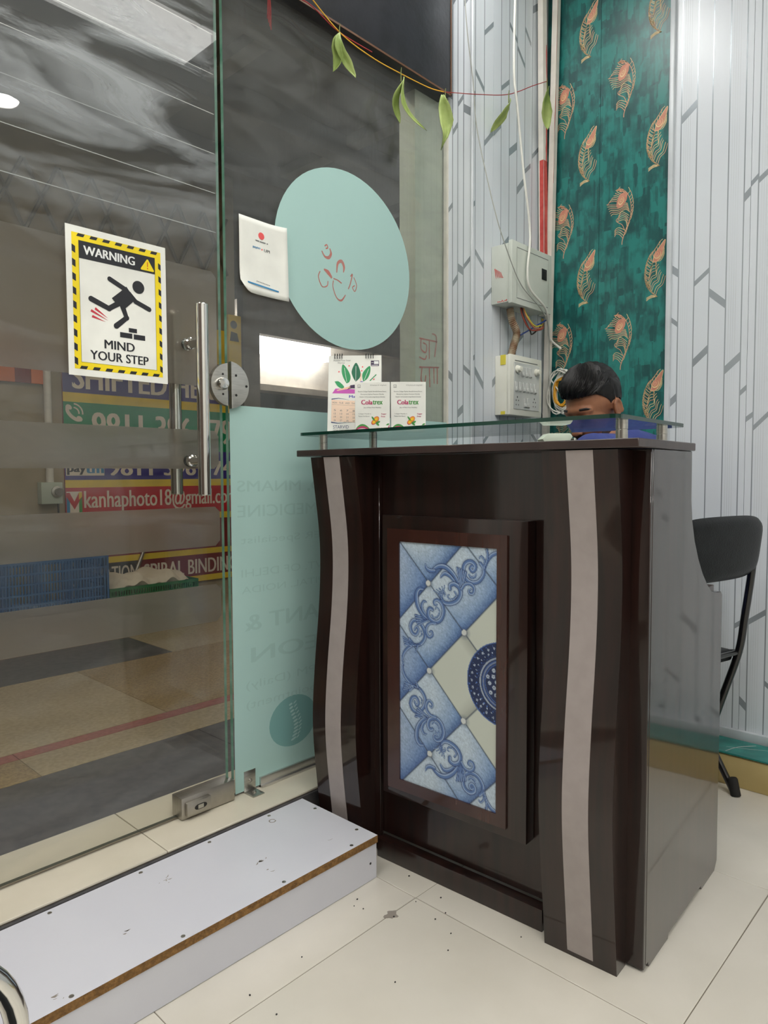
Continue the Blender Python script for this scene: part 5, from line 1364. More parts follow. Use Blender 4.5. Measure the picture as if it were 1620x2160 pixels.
def leaf(p, L, wd, lean, split, seed, tw=0.0):
    wd *= 1.45
    rs = random.Random(seed); p = Vector(p)
    mb = MB(); n = 12
    blades = ((lean, 1.0),) if not split else ((lean - 0.22, 0.88), (lean + 0.30, 1.0))
    dirx = Vector((0.73, -0.68, 0)); diry = Vector((0.69, 0.73, 0))
    for ln, sc in blades:
        vs, fs = [], []
        for i in range(n + 1):
            t = i / n
            w_ = wd * (math.sin(PI * min(1, t * 0.97 + 0.03)) ** 0.75) * (0.72 if split else 1)
            c = p + dirx * (0.010 * max(0, t - 0.6) * 6 * math.sin(seed * 1.7)) + Vector((0, 0, -0.012)) + Vector((0, 0, -1)) * (L * sc * t) + dirx * (L * (ln * t * t + 0.06 * math.sin(5 * t + seed))) + diry * (0.008 * math.sin(7 * t + seed))
            an = 0.7 + 0.8 * math.sin(2.2 * t + seed) + tw
            for k, (sx, fold) in enumerate(((-1, 0.35), (-0.5, 0.10), (0, 0.0), (0.5, 0.12), (1, 0.4))):
                o_ = dirx * (sx * w_ * 0.5 * math.cos(an)) + diry * (sx * w_ * 0.5 * math.sin(an)) - diry * (fold * w_ * 0.7)
                o_ += Vector((rs.uniform(-1, 1), rs.uniform(-1, 1), 0)) * 0.0009
                vs.append(tuple(c + o_))
        for i in range(n):
            for k in range(4): fs.append((i * 5 + k, i * 5 + k + 1, (i + 1) * 5 + k + 1, (i + 1) * 5 + k))
        mb.add(vs, fs)
    o = gp_(mb, 'leaf', 'leaf', smooth=True)
    sd = o.modifiers.new('t', 'SOLIDIFY'); sd.thickness = 0.0012
    s_ = MB().tube([p + Vector((0.002, 0, 0.014)), p, p + Vector((0, 0, -0.03))], [0.001, 0.0014, 0.0018], 6).build('stalk', 'leaf_dry', o, smooth=True)
leaf((1.438, 1.528, 2.288), 0.128, 0.030, 0.18, True, 3)
leaf((1.704, 1.528, 2.274), 0.165, 0.032, 0.05, True, 8)
leaf((1.866, 1.478, 2.254), 0.175, 0.038, -0.16, False, 5)
leaf((2.148, 1.418, 2.334), 0.118, 0.034, -0.34, False, 14)
leaf((2.385, 1.405, 2.462), 0.160, 0.036, 0.12, False, 21)
leaf((1.05, 1.528, 2.33), 0.13, 0.032, 0.1, False, 30)
m = MB()
for k in range(4): m.tube(catmull([(1.185, 1.533, 2.29), (1.183 + 0.003 * k, 1.531, 2.245), (1.186 + 0.004 * k - 0.006, 1.53, 2.20 - 0.008 * k)], 4), 0.0008, 5)
tag(gp_(m, 'thread_tail', 'thread_red'), kind='stuff')
# ================================================================== FOLDING CHAIR BEHIND THE DESK (faces +Y)
fc = empty('folding_chair', (2.325, 0.64, 0), math.radians(-14)); tag(fc, 'black folding chair with padded leatherette back beside the grey wall', 'chair')
FO = Vector((2.35, 0.64, 0))
def fcp(mb, name, mats, **k):
    o = mb.build(name, mats, fc, **k); o.location = -FO; return o
# padded backrest: rounded slab, slightly curved
m = MB(); NU, NV = 22, 12
def back_pt(u_, v_, s):
    # u_ -1..1 across X, v_ -1..1 up, s = +1 front (towards +Y), -1 rear
    e = 5.0
    k = (abs(u_) ** e + abs(v_) ** e) ** (1 / e) if (u_ or v_) else 0
    mx = max(abs(u_), abs(v_)) or 1
    f = mx / k if k else 1
    x, z = u_ * f, v_ * f
    th = 0.021 * max(0.0, 1 - max(abs(u_), abs(v_)) ** 6) ** 0.5
    return (2.138 + 0.222 * x, 0.632 + 0.020 * (1 - x * x) * -1 + s * th + 0.012 * z * -1, 0.780 + 0.092 * z + (0.006 if z > 0 else 0) * (1 - x * x) + 0.0)
for s in (1, -1):
    vs = [back_pt(-1 + 2 * i / NU, -1 + 2 * j / NV, s) for j in range(NV + 1) for i in range(NU + 1)]
    fs = [(j * (NU + 1) + i, j * (NU + 1) + i + 1, (j + 1) * (NU + 1) + i + 1, (j + 1) * (NU + 1) + i) for j in range(NV) for i in range(NU)]
    m.add(vs, fs if s < 0 else [q[::-1] for q in fs])
fcp(m, 'backrest', 'black_leather', smooth=True, ang=1.3)
for X in (1.948, 2.328):
    fcp(MB().tube(catmull([(X, 0.628, 0.80), (X, 0.634, 0.70), (X, 0.652, 0.56), (X, 0.668, 0.450), (X, 0.712, 0.310), (X, 0.762, 0.155), (X, 0.806, 0.014)], 6), 0.0115, 12), 'front_leg', 'black_metal', smooth=True)
    fcp(MB().tube([(X - (0.02 if X > 2.1 else -0.02), 0.92, 0.405), (X - (0.02 if X > 2.1 else -0.02), 0.79, 0.21), (X - (0.02 if X > 2.1 else -0.02), 0.664, 0.012)], 0.0105, 12), 'rear_leg', 'black_metal', smooth=True)
    fcp(MB().lathe([(0.0, 0), (0.015, 0.001), (0.015, 0.05), (0.0125, 0.055)], (X - (0.02 if X > 2.1 else -0.02), 0.655, 0.0), ax=(0, 0.25, 1), seg=14), 'rubber_foot', 'rubber', smooth=True)
    fcp(MB().lathe([(0.0, 0), (0.014, 0.001), (0.014, 0.035), (0.0125, 0.038)], (X, 0.812, 0.0), ax=(0, -0.3, 1), seg=14), 'rubber_foot', 'rubber', smooth=True)
    fcp(MB().lathe([(0.008, -0.018), (0.008, 0.018)], (X, 0.672, 0.445), ax=(1, 0, 0), seg=12), 'pivot_bolt', 'chrome', smooth=True)
    fcp(MB().tube([(X, 0.672, 0.445), (X - (0.02 if X > 2.1 else -0.02), 0.80, 0.425), (X - (0.02 if X > 2.1 else -0.02), 1.02, 0.42)], 0.009, 10), 'seat_rail', 'black_metal', smooth=True)
fcp(MB().tube([(1.948, 0.672, 0.445), (2.328, 0.672, 0.445)], 0.0085, 10), 'cross_bar', 'black_metal', smooth=True)
m = MB().box(1.945, 2.330, 0.685, 1.035, 0.415, 0.452); fcp(m, 'seat', 'black_leather', bevel=0.016, bseg=4)

# cardboard and teal offcut against the wall
cb = empty('cardboard_carton', (2.42, 0.3, 0)); tag(cb, 'flat kraft cardboard carton lying on the floor along the grey wall', 'carton')
m = MB().box(-0.066, 0.072, -0.62, 0.49, 0.0005, 0.096); o = m.build('carton_body', 'cardboard', cb, bevel=0.002)
m = MB()
for k in range(108):
    y = -0.61 + k * 0.0102
    m.tube([(-0.0675, y, 0.0975), (-0.0675, y + 0.004, 0.1005), (-0.0675, y + 0.008, 0.0975)], 0.0007, 5)
tag(m.build('corrugated_edge', 'cardboard', cb), kind='stuff')
m = MB().box(-0.070, 0.068, -0.62, 0.48, 0.1018, 0.1065); o = m.build('teal_offcut', 'teal_offcut'); o.location = (2.42, 0.3, 0)
tag(o, 'teal wall panel offcut lying on top of the cardboard carton', 'panel offcut')
m = MB(); pz = PLm((0, 0, 0.1065), (1, 0, 0), (0, 1, 0))
m.pl(pz, cat2([(-0.06, 0.42), (0.0, 0.40), (0.05, 0.36)], 4), 0.003, 0.0003); m.pl(pz, cat2([(-0.02, 0.43), (0.0, 0.38), (0.04, 0.30)], 4), 0.002, 0.0003)
feather_a(PLm((0.0, 0.30, 0.1065), (0.5, 0, 0), (0, 0.5, 0)), 0, 0, m) if False else None
m.build('scratch', 'paper_grey', o)

# ================================================================== CHROME WAITING CHAIR BESIDE THE CAMERA
cc = empty('waiting_chair', (-0.02, 0.46, 0)); tag(cc, 'steel waiting chair with chrome tube arm at the lower left corner', 'chair')
CO = Vector((-0.02, 0.46, 0))
def ccp(mb, name, mats, **k):
    o = mb.build(name, mats, cc, **k); o.location = -CO; return o
for Y in (0.716, 0.215):
    pts = [(-0.26, Y, 0.560)] + [(-0.10, Y, 0.564), (0.06, Y, 0.564)]
    pts += [(0.125 + 0.105 * math.sin(t), Y, 0.459 + 0.105 * math.cos(t)) for t in np.linspace(0.0, PI / 2, 12)]
    pts += [(0.231, Y, 0.40), (0.236, Y, 0.20), (0.244, Y, 0.015)]
    ccp(MB().tube(pts, 0.0112, 18), 'arm_tube', 'chrome', smooth=True)
    ccp(MB().tube([(-0.27, Y, 0.58), (-0.25, Y, 0.40), (-0.22, Y, 0.015)], 0.0112, 14), 'rear_leg', 'chrome', smooth=True)
    ccp(MB().lathe([(0.0, 0.0), (0.015, 0.0), (0.015, 0.02), (0.0115, 0.022)], (0.244, Y, 0.0), seg=14), 'foot_cap', 'black_plastic', smooth=True)
    ccp(MB().lathe([(0.0, 0.0), (0.015, 0.0), (0.015, 0.02), (0.0115, 0.022)], (-0.219, Y, 0.0), seg=14), 'foot_cap', 'black_plastic', smooth=True)
ccp(MB().tube([(0.18, 0.225, 0.40), (0.18, 0.706, 0.40)], 0.0115, 12), 'seat_rail', 'chrome', smooth=True); ccp(MB().tube([(-0.24, 0.225, 0.38), (-0.24, 0.706, 0.38)], 0.0115, 12), 'seat_rail', 'chrome', smooth=True)
m = MB(); n = 16
vs = []
for i in range(n + 1):
    t = i / n; x = 0.215 - 0.44 * t; z = 0.428 + 0.012 * math.sin(PI * t) * -1 - 0.02 * t
    vs += [(x, 0.235, z), (x, 0.696, z)]
m.add(vs, [(2 * i, 2 * i + 1, 2 * i + 3, 2 * i + 2) for i in range(n)])
o = ccp(m, 'seat', 'black_leather', smooth=True); q = o.modifiers.new('t', 'SOLIDIFY'); q.thickness = 0.03
m = MB(); vs = []
for i in range(n + 1):
    t = i / n; vs += [(-0.255 - 0.10 * t - 0.01 * math.sin(PI * t), 0.235, 0.47 + 0.34 * t), (-0.255 - 0.10 * t - 0.01 * math.sin(PI * t), 0.696, 0.47 + 0.34 * t)]
m.add(vs, [(2 * i, 2 * i + 1, 2 * i + 3, 2 * i + 2) for i in range(n)])
o = ccp(m, 'backrest', 'black_leather', smooth=True); q = o.modifiers.new('t', 'SOLIDIFY'); q.thickness = 0.03
# ================================================================== PERSON SEATED BEHIND THE DESK
def remesh(mb, name, mats, voxel, parent=None, smooth_it=4, loc=None):
    o = mb.build('tmp', mats)
    r = o.modifiers.new('r', 'REMESH'); r.mode = 'VOXEL'; r.voxel_size = voxel; r.use_smooth_shade = True
    if smooth_it:
        s = o.modifiers.new('s', 'SMOOTH'); s.factor = 0.5; s.iterations = smooth_it
    dg = bpy.context.evaluated_depsgraph_get(); dg.update()
    me = bpy.data.meshes.new_from_object(o.evaluated_get(dg))
    me.name = name
    bpy.data.objects.remove(o, do_unlink=True)
    me.polygons.foreach_set('use_smooth', [True] * len(me.polygons))
    n = bpy.data.objects.new(name, me); COL.objects.link(n)
    if parent is not None: n.parent = parent
    if loc is not None: n.location = loc
    return n
def caps(m, pts, rr):
    p = [Vector(q) for q in pts]; out, orr = [], []
    for i in range(len(p) - 1):
        for k in range(4):
            t = k / 4; out.append(p[i].lerp(p[i + 1], t)); orr.append(rr[i] * (1 - t) + rr[i + 1] * t)
    out.append(p[-1]); orr.append(rr[-1])
    m.tube(out, orr, 14)
    for q, r in zip(p, rr): m.ell(q, (r, r, r), 12, 8)
PO = Vector((2.13, 0.84, 0.0))
man = empty('person', PO); tag(man, 'man with short black hair and blue shirt bent over behind the reception desk', 'person')
HC = Vector((2.095, 1.060, 1.210))
fw = Vector((-0.93, 0.16, 0)).normalized(); pit = math.radians(24)
fwd = fw * math.cos(pit) - Vector((0, 0, 1)) * math.sin(pit)
left = Vector((0, 0, 1)).cross(fw).normalized()
roll = math.radians(4)
upv = fwd.cross(left).normalized()
HM = Matrix((fwd, left, upv)).transposed()
def H(x, y, z): return HC + HM @ Vector((x, y, z))
m = MB()
m.ell(H(-0.012, 0, 0.030), (0.098, 0.076, 0.088), 24, 16, 0, HM)
m.ell(H(0.030, 0, -0.030), (0.064, 0.061, 0.090), 20, 14, 0, HM)
m.ell(H(0.052, 0, -0.100), (0.034, 0.036, 0.024), 16, 10, 0, HM)
for s in (-1, 1):
    m.ell(H(0.048, s * 0.036, -0.036), (0.034, 0.026, 0.032), 14, 10, 0, HM)
    m.ell(H(0.010, s * 0.052, -0.080), (0.040, 0.014, 0.030), 14, 10, 0, HM)
    m.ell(H(0.078, s * 0.031, -0.004), (0.0135, 0.017, 0.011), 12, 8, 0, HM)
    m.ell(H(0.104, s * 0.012, -0.046), (0.010, 0.009, 0.008), 10, 8, 0, HM)
    # ear: shell, rim and lobe
    m.ell(H(-0.012, s * 0.078, -0.014), (0.016, 0.007, 0.028), 14, 10, 0, HM)
    caps(m, [H(-0.006 + 0.018 * math.cos(t) - 0.008, s * 0.085, -0.012 + 0.030 * math.sin(t)) for t in np.linspace(-1.0, PI + 0.6, 9)], [0.0046] * 9)
    m.ell(H(-0.004, s * 0.080, -0.044), (0.008, 0.005, 0.009), 10, 8, 0, HM)
caps(m, [H(0.086, 0, 0.006), H(0.104, 0, -0.024), H(0.114, 0, -0.042)], [0.009, 0.0105, 0.0125])
caps(m, [H(0.072, -0.044, 0.016), H(0.086, -0.018, 0.022), H(0.086, 0.018, 0.022), H(0.072, 0.044, 0.016)], [0.010, 0.012, 0.012, 0.010])
m.ell(H(0.091, 0, -0.070), (0.012, 0.024, 0.007), 12, 8, 0, HM); m.ell(H(0.088, 0, -0.082), (0.012, 0.020, 0.007), 12, 8, 0, HM)
NB = Vector((2.130, 0.985, 1.075))
caps(m, [H(-0.030, 0, -0.060), NB + Vector((-0.008, 0.03, 0.02)), NB], [0.056, 0.054, 0.062])
# trunk
def trunk_ells(m, g):
    L = (((2.130, 0.960, 1.000), (0.150, 0.095, 0.080)), ((2.130, 0.935, 0.900), (0.160, 0.110, 0.110)), ((2.130, 0.895, 0.780), (0.150, 0.108, 0.110)),
                 ((2.130, 0.860, 0.660), (0.152, 0.112, 0.110)), ((2.130, 0.835, 0.560), (0.168, 0.125, 0.092)))
    for i in range(len(L) - 1):
        for k in range(6 if i < len(L) - 2 else 7):
            t = k / 6; (c0, r0), (c1, r1) = L[i], L[i + 1]
            m.ell([a + (b - a) * t for a, b in zip(c0, c1)], [a + (b - a) * t + g for a, b in zip(r0, r1)], 20, 14)
trunk_ells(m, 0.0)
RS, LS = Vector((2.300, 0.962, 1.052)), Vector((1.960, 0.985, 1.045))
RE, LE = Vector((2.265, 1.205, 0.845)), Vector((1.900, 1.165, 0.835))
RW, LW = Vector((2.060, 1.290, 0.792)), Vector((1.768, 1.020, 0.757))
caps(m, [Vector((2.16, 0.975, 1.055)), RS, RE, RW], [0.055, 0.058, 0.040, 0.027]); caps(m, [Vector((2.10, 0.98, 1.055)), LS, LE, LW], [0.055, 0.058, 0.040, 0.027])
for s, X in ((1, 2.225), (-1, 2.040)):
    caps(m, [(X - 0.02 * s, 0.85, 0.545), (X, 1.235, 0.525), (X, 1.215, 0.100)], [0.085, 0.058, 0.040])
    caps(m, [(X, 1.200, 0.060), (X, 1.330, 0.035)], [0.038, 0.030])
# hands: palm, four fingers, thumb
def hand(m, W, d, side):
    d = d.normalized(); lat = Vector((0, 0, 1)).cross(d).normalized() * side; dn = Vector((0, 0, -1))
    caps(m, [W, W + d * 0.045, W + d * 0.085], [0.024, 0.026, 0.022])
    for k in (-1.5, -0.5, 0.5, 1.5): m.ell(W + d * 0.075 + lat * 0.019 * k, (0.014, 0.014, 0.012), 10, 8)
    for k, L in ((-1.5, 0.062), (-0.5, 0.076), (0.5, 0.080), (1.5, 0.072)):
        b = W + d * 0.088 + lat * 0.020 * k
        caps(m, [b, b + d * L * 0.45 + Vector((0, 0, 0.006)), b + d * L * 0.78 + dn * 0.006, b + d * L * 0.98 + dn * 0.018], [0.0092, 0.0088, 0.0080, 0.0068])
    b = W + d * 0.022 + lat * 0.026
    caps(m, [b, b + d * 0.030 + lat * 0.022, b + d * 0.056 + lat * 0.026 + dn * 0.008], [0.012, 0.0105, 0.0085])
hand(m, LW, Vector((-0.80, 0.22, -0.03)), 1); hand(m, RW, Vector((-0.95, -0.05, -0.08)), -1)
body = remesh(m, 'body', 'skin', 0.0042, man, 5, -PO)
# hair: cap over the skull with combed ridges
m = MB(); NU, NV = 96, 40
def hair_pt(az, el, f=1.0):
    x, y, z = math.cos(el) * math.cos(az), math.cos(el) * math.sin(az), math.sin(el)
    thick = 0.006 + 0.017 * max(0, z + 0.05) + 0.010 * max(0, x) * max(0, z)
    thick = thick * f + 0.002 * (1 - f)
    comb = 0.0022 * math.sin(34 * y + 9 * x + 3 * math.sin(8 * x)) + 0.0012 * math.sin(71 * y + 20 * x)
    k = 1.0
    return H(-0.012 + x * (0.098 + thick + comb), y * (0.076 + thick * 0.75 + comb), 0.030 + z * (0.088 + thick + comb))
def hair_low(az):
    a = abs(((az + PI) % (2 * PI)) - PI)             # 0 front, pi back
    return float(np.interp(a, [0, 0.5, 0.95, 1.2, 1.38, 1.5, 1.62, 1.95, 2.25, 2.6, PI], [0.36, 0.34, 0.30, 0.12, -0.10, -0.46, -0.10, -0.20, -0.62, -0.80, -0.85]))
vs, fs = [], []
for i in range(NU):
    az = 2 * PI * i / NU; lo_ = hair_low(az)
    for j in range(NV + 1):
        vs.append(tuple(hair_pt(az, lo_ + (PI / 2 - lo_) * j / NV, min(1.0, 0.15 + 3.4 * j / NV))))
    c = HC + HM @ Vector((-0.012, 0, 0.03))
for i in range(NU):
    k = (i + 1) % NU
    for j in range(NV): fs.append((i * (NV + 1) + j, k * (NV + 1) + j, k * (NV + 1) + j + 1, i * (NV + 1) + j + 1))
m.add(vs, fs)
# loose combed locks on top and fringe
rs = random.Random(4)
for k in range(520):
    y0 = rs.uniform(-1.5, 1.5); a0 = rs.uniform(0.15, 1.25)
    pts, rr = [], []
    for q in range(9):
        t = q / 8
        el = a0 + (0.36 - a0) * t * 0.9 + 0.55 * (1 - t) * 0.7
        az = y0 * (0.9 - 0.25 * t) + 0.35 * (1 - t)
        p = hair_pt(az, min(1.5, max(0.30, el)), min(1.0, max(0.15, (el - 0.30) * 3 + 0.2)))
        pts.append(p + (p - c).normalized() * (0.0006 + rs.uniform(0.0008, 0.0030) * math.sin(PI * t))); rr.append(0.00095 * (1 - 0.6 * t))
    m.tube(pts, rr, 4)
h_ = m.build('hair', 'hair', man, smooth=True, ang=1.4); h_.location = -PO
sd = h_.modifiers.new('t', 'SOLIDIFY'); sd.thickness = 0.006; sd.offset = -1
def facial(pts, rr, name, mt_):
    o = MB().tube([H(*q) for q in pts], rr, 8).build(name, mt_, man, smooth=True); o.location = -PO; return o
for s in (-1, 1):
    facial([(0.088, s * 0.012, 0.022), (0.0925, s * 0.024, 0.026), (0.0835, s * 0.041, 0.025), (0.0715, s * 0.051, 0.018)], [0.003, 0.0042, 0.0040, 0.002], 'eyebrow', 'hair')
    facial([(0.092, s * 0.018, -0.008), (0.0935, s * 0.030, -0.011), (0.086, s * 0.046, -0.007)], [0.0012, 0.0018, 0.0012], 'eyelash', 'hair')
facial([(0.085, -0.030, -0.070), (0.098, -0.014, -0.060), (0.103, 0, -0.057), (0.098, 0.014, -0.060), (0.085, 0.030, -0.070)], [0.003, 0.007, 0.0065, 0.007, 0.003], 'moustache', 'beard')
m = MB()
m.ell(H(0.050, 0, -0.099), (0.0385, 0.041, 0.027), 18, 12, 0, HM)
for s in (-1, 1): m.ell(H(0.012, s * 0.0525, -0.076), (0.043, 0.0155, 0.033), 16, 10, 0, HM)
b_ = m.build('beard', 'beard', man, smooth=True); b_.location = -PO
# clothes follow the body
m = MB(); trunk_ells(m, 0.014)
caps(m, [Vector((2.15, 0.972, 1.085)), RS + Vector((0.004, 0, 0.008)), RE, RE.lerp(RW, 0.78)], [0.064, 0.072, 0.052, 0.040]); caps(m, [Vector((2.11, 0.978, 1.062)), LS + Vector((-0.004, 0, 0.006)), LE, LE.lerp(LW, 0.78)], [0.064, 0.072, 0.052, 0.040])
for k in range(12):   # collar
    a = 2 * PI * k / 12
    m.ell(NB + Vector((0.062 * math.cos(a), 0.058 * math.sin(a) + 0.004, 0.026 + 0.012 * math.sin(a))), (0.016, 0.016, 0.022), 8, 6)
rs = random.Random(8)
for k in range(16):   # folds across the shoulders
    a = rs.uniform(-0.14, 0.17); y = rs.uniform(0.87, 0.99)
    caps(m, [(2.13 + a, y, 1.055 - abs(a) * 0.25 + rs.uniform(-0.02, 0.014)), (2.13 + a + rs.uniform(-0.02, 0.03), y + 0.05, 1.05 - abs(a) * 0.3)], [0.012, 0.010])
sh_ = remesh(m, 'shirt', 'shirt_blue', 0.007, man, 3, -PO)
m = MB(); m.ell((2.13, 0.835, 0.555), (0.182, 0.140, 0.100), 20, 12)
for s, X in ((1, 2.225), (-1, 2.040)): caps(m, [(X - 0.02 * s, 0.85, 0.545), (X, 1.235, 0.525), (X, 1.215, 0.105)], [0.098, 0.072, 0.058])
remesh(m, 'trousers', 'trousers', 0.010, man, 2, -PO)
for X in (2.225, 2.040):
    m = MB(); caps(m, [(X, 1.195, 0.052), (X, 1.27, 0.046), (X, 1.345, 0.036)], [0.050, 0.046, 0.036]); remesh(m, 'shoe', 'black_leather', 0.008, man, 2, -PO)
# ================================================================== OUTSIDE: MARKET CORRIDOR
OZ = 0.112
of = MB().box(-4.0, 10.0, 1.735, 11.0, -0.05, OZ - 0.004).build('floor_corridor', 'grout'); tag(of, 'polished stone floor of the corridor outside the glass', 'floor', kind='structure')
def slab(x0, x1, y0, y1, mt_): MB().box(x0 + 0.0012, x1 - 0.0012, y0 + 0.0012, y1 - 0.0012, OZ - 0.004, OZ).build('stone_slab', mt_, of)
def row(y0, y1, cutsx, mats):
    for i in range(len(cutsx) - 1): slab(cutsx[i], cutsx[i + 1], y0, y1, mats[i % len(mats)])
row(1.735, 2.130, [-4, -1.2, 1.30, 4.0, 10], ['granite_dark', 'granite_dark', 'granite_dark', 'granite_beige'])
row(2.130, 2.310, [-4, -1.2, 0.775, 2.6, 10], ['granite_beige', 'granite_tan', 'granite_beige', 'granite_beige'])
row(2.310, 2.372, [-4, -1.2, 0.775, 2.6, 10], ['granite_red'])
row(2.372, 3.170, [-4, -0.5, 1.317, 2.9, 10], ['granite_beige', 'granite_beige', 'granite_tan', 'granite_beige'])
row(3.170, 3.640, [-4, 1.80, 4.0, 10], ['granite_dark', 'granite_beige', 'granite_beige'])
row(3.640, 4.400, [-4, 0.4, 2.2, 10], ['granite_beige'])
row(4.4, 11.0, [3.12, 6.0, 10], ['granite_beige'])
o = MB().box(-4, 3.06, 4.4, 4.6, 0.0, 3.25).build('wall_corridor', 'plaster_out'); tag(o, 'stained beige plaster wall across the corridor', 'wall', kind='structure'); wc = o
o = MB().box(-4, 10, 11.0, 11.15, 0, 3.4).build('wall_hall_far', 'hall_dark'); tag(o, 'dim far wall of the market hall', 'wall', kind='structure')
o = MB().box(10, 10.15, 1.6, 11.15, 0, 3.4).build('wall_hall_end', 'hall_dark'); tag(o, 'dim end wall of the market hall', 'wall', kind='structure')
o = MB().box(-4.15, -4, 1.6, 11.15, 0, 3.4).build('wall_corridor_end', 'plaster_out'); tag(o, 'dim beige wall closing the corridor far off to the left', 'wall', kind='structure')
hc = MB().box(-4.15, 10.15, 1.66, 11.15, 3.25, 3.4).build('ceiling_corridor', 'hall_ceiling'); tag(hc, 'dark grey corridor ceiling with beams and lattice', 'ceiling', kind='structure')
for y in (2.05, 2.75, 3.45, 4.15): MB().box(-4, 10, y, y + 0.10, 3.10, 3.249).build('ceiling_beam', 'hall_ceiling', hc)
for k in range(9): MB().box(-2.2 + k * 1.1, -2.1 + k * 1.1, 1.66, 4.39, 3.18, 3.248).build('cross_beam', 'hall_dark', hc)
# lattice screen high up over the wall
for k in range(14):
    x = 0.2 + k * 0.20
    m = MB().tube([(x, 4.385, 2.45), (x + 0.19, 4.385, 2.85)], 0.012, 6).tube([(x + 0.19, 4.385, 2.45), (x, 4.385, 2.85)], 0.012, 6); m.build('lattice_strut', 'lattice', wc)
# plaster pillar touching the glass on the right, with red painted writing
pil = MB().box(1.862, 2.30, 1.606, 1.678, 0.0, 3.24).build('pillar', 'plaster_green'); tag(pil, 'greenish plaster pillar behind the right edge of the glass', 'pillar', kind='structure')
m = MB(); pl = PLm((1.862, 1.606, 0), (1, 0, 0), (0, 0, 1))
for st_ in ([(0.02, 1.475), (0.12, 1.475)], [(0.03, 1.475), (0.03, 1.44), (0.055, 1.43), (0.06, 1.455), (0.04, 1.462)], [(0.075, 1.475), (0.075, 1.41)], [(0.09, 1.50), (0.115, 1.49), (0.105, 1.42)], [(0.02, 1.41), (0.05, 1.405), (0.06, 1.42)],
            [(0.02, 1.375), (0.13, 1.385)], [(0.035, 1.375), (0.03, 1.33), (0.05, 1.325), (0.055, 1.35)], [(0.075, 1.38), (0.078, 1.31)], [(0.10, 1.385), (0.102, 1.325)], [(0.12, 1.385), (0.12, 1.325)], [(0.05, 1.30), (0.055, 1.31)], [(0.025, 1.30), (0.028, 1.31)]):
    cp_ = cat2(st_, 4) if len(st_) > 2 else st_
    m.pl(pl, cp_, 0.0055, 0.0006)
tag(m.build('red_writing', 'paint_faded', pil), kind='stuff')

# ---- shop banner on the far wall
bn = empty('shop_banner', (2.45, 4.396, 0.2)); tag(bn, 'large printed photo shop banner with phone number and email on the corridor wall', 'banner')
BO = Vector((2.45, 4.396, 0.2))
def bp_(mb, name, mats, **k):
    o = mb.build(name, mats, bn, **k); o.location = -BO; return o
bp_(MB().box(1.785, 3.055, 4.388, 4.3985, 0.24, 2.05), 'board', 'banner_maroon')
pl = PLm((0, 4.388, 0), (1, 0, 0), (0, 0, 1))
def band(x0, x1, z0, z1, mt_): bp_(MB().pr(pl, x0, x1, z0, z1, 0.0006), 'colour_band', mt_)
band(1.787, 3.05, 1.515, 1.80, 'banner_purple'); band(1.787, 3.05, 1.457, 1.515, 'banner_yellow'); band(1.787, 3.05, 1.170, 1.457, 'banner_green')
band(1.787, 3.05, 0.974, 1.170, 'banner_blue'); band(1.787, 3.05, 0.926, 0.974, 'banner_yellow'); band(1.787, 3.05, 0.735, 0.926, 'banner_red')
band(1.787, 3.05, 0.690, 0.735, 'banner_yellow'); band(1.787, 3.05, 0.436, 0.476, 'banner_yellow'); band(1.787, 2.255, 0.285, 0.434, 'banner_black'); band(2.256, 2.264, 0.285, 0.434, 'banner_yellow')
band(1.787, 3.05, 0.242, 0.284, 'banner_yellow'); band(1.787, 3.05, 1.80, 2.05, 'banner_yellow')
def bt(s, x0, x1, z0, z1, bold=0.03): bp_(MB().tx(pl, s, x0, x1, z0, z1, 0.0014, 0, bold), 'lettering', 'banner_letter')
bt('SHIFTED HERE', 1.850, 2.935, 1.540, 1.690); bt('9811 396 179', 1.968, 3.00, 1.225, 1.402); bt('9811 396 174', 2.065, 3.00, 1.000, 1.105)
bt('kanhaphoto18@gmail.com', 1.902, 3.035, 0.762, 0.912, 0.02); bt('LAMINATION', 1.80, 2.245, 0.308, 0.412, 0.015); bt('SPIRAL BINDING', 2.292, 3.03, 0.300, 0.405, 0.02)
# telephone mark
m = MB(); m.pl(pl, cat2([(1.815, 1.428), (1.812, 1.40), (1.835, 1.368), (1.870, 1.348), (1.895, 1.352)], 5), [0.030, 0.026, 0.024, 0.022, 0.022, 0.022, 0.022, 0.022, 0.022, 0.022, 0.022, 0.022, 0.022, 0.022, 0.022, 0.022, 0.022, 0.022, 0.024, 0.026, 0.030][:21], 0.0014)
m.pd(pl, (1.822, 1.424), 0.020, 0.014, 0.0015, 0, 12, -0.6); m.pd(pl, (1.886, 1.356), 0.020, 0.014, 0.0015, 0, 12, -0.6)
for r_ in (0.035, 0.058): m.pl(pl, [(1.848 + r_ * math.cos(t), 1.388 + r_ * math.sin(t)) for t in np.linspace(-0.1, 1.5, 9)], 0.009, 0.0014)
bp_(m, 'telephone_mark', 'banner_letter')
m = MB().pr(pl, 1.793, 2.035, 1.001, 1.075, 0.0010, 0); m.tx(pl, 'pay', 1.803, 1.915, 1.006, 1.060, 0.0016, 1, 0.04); m.tx(pl, 'tm', 1.918, 2.028, 1.016, 1.060, 0.0016, 2, 0.04)
bp_(m, 'payment_logo', ['banner_letter', 'ink_black', 'ink_blue'])
m = MB().pr(pl, 1.792, 1.888, 0.766, 0.902, 0.0010, 0)
m.pq(pl, [(1.792, 0.766), (1.812, 0.766), (1.812, 0.850), (1.792, 0.880)], 0.0014, 1); m.pq(pl, [(1.868, 0.766), (1.888, 0.766), (1.888, 0.880), (1.868, 0.850)], 0.0014, 2)
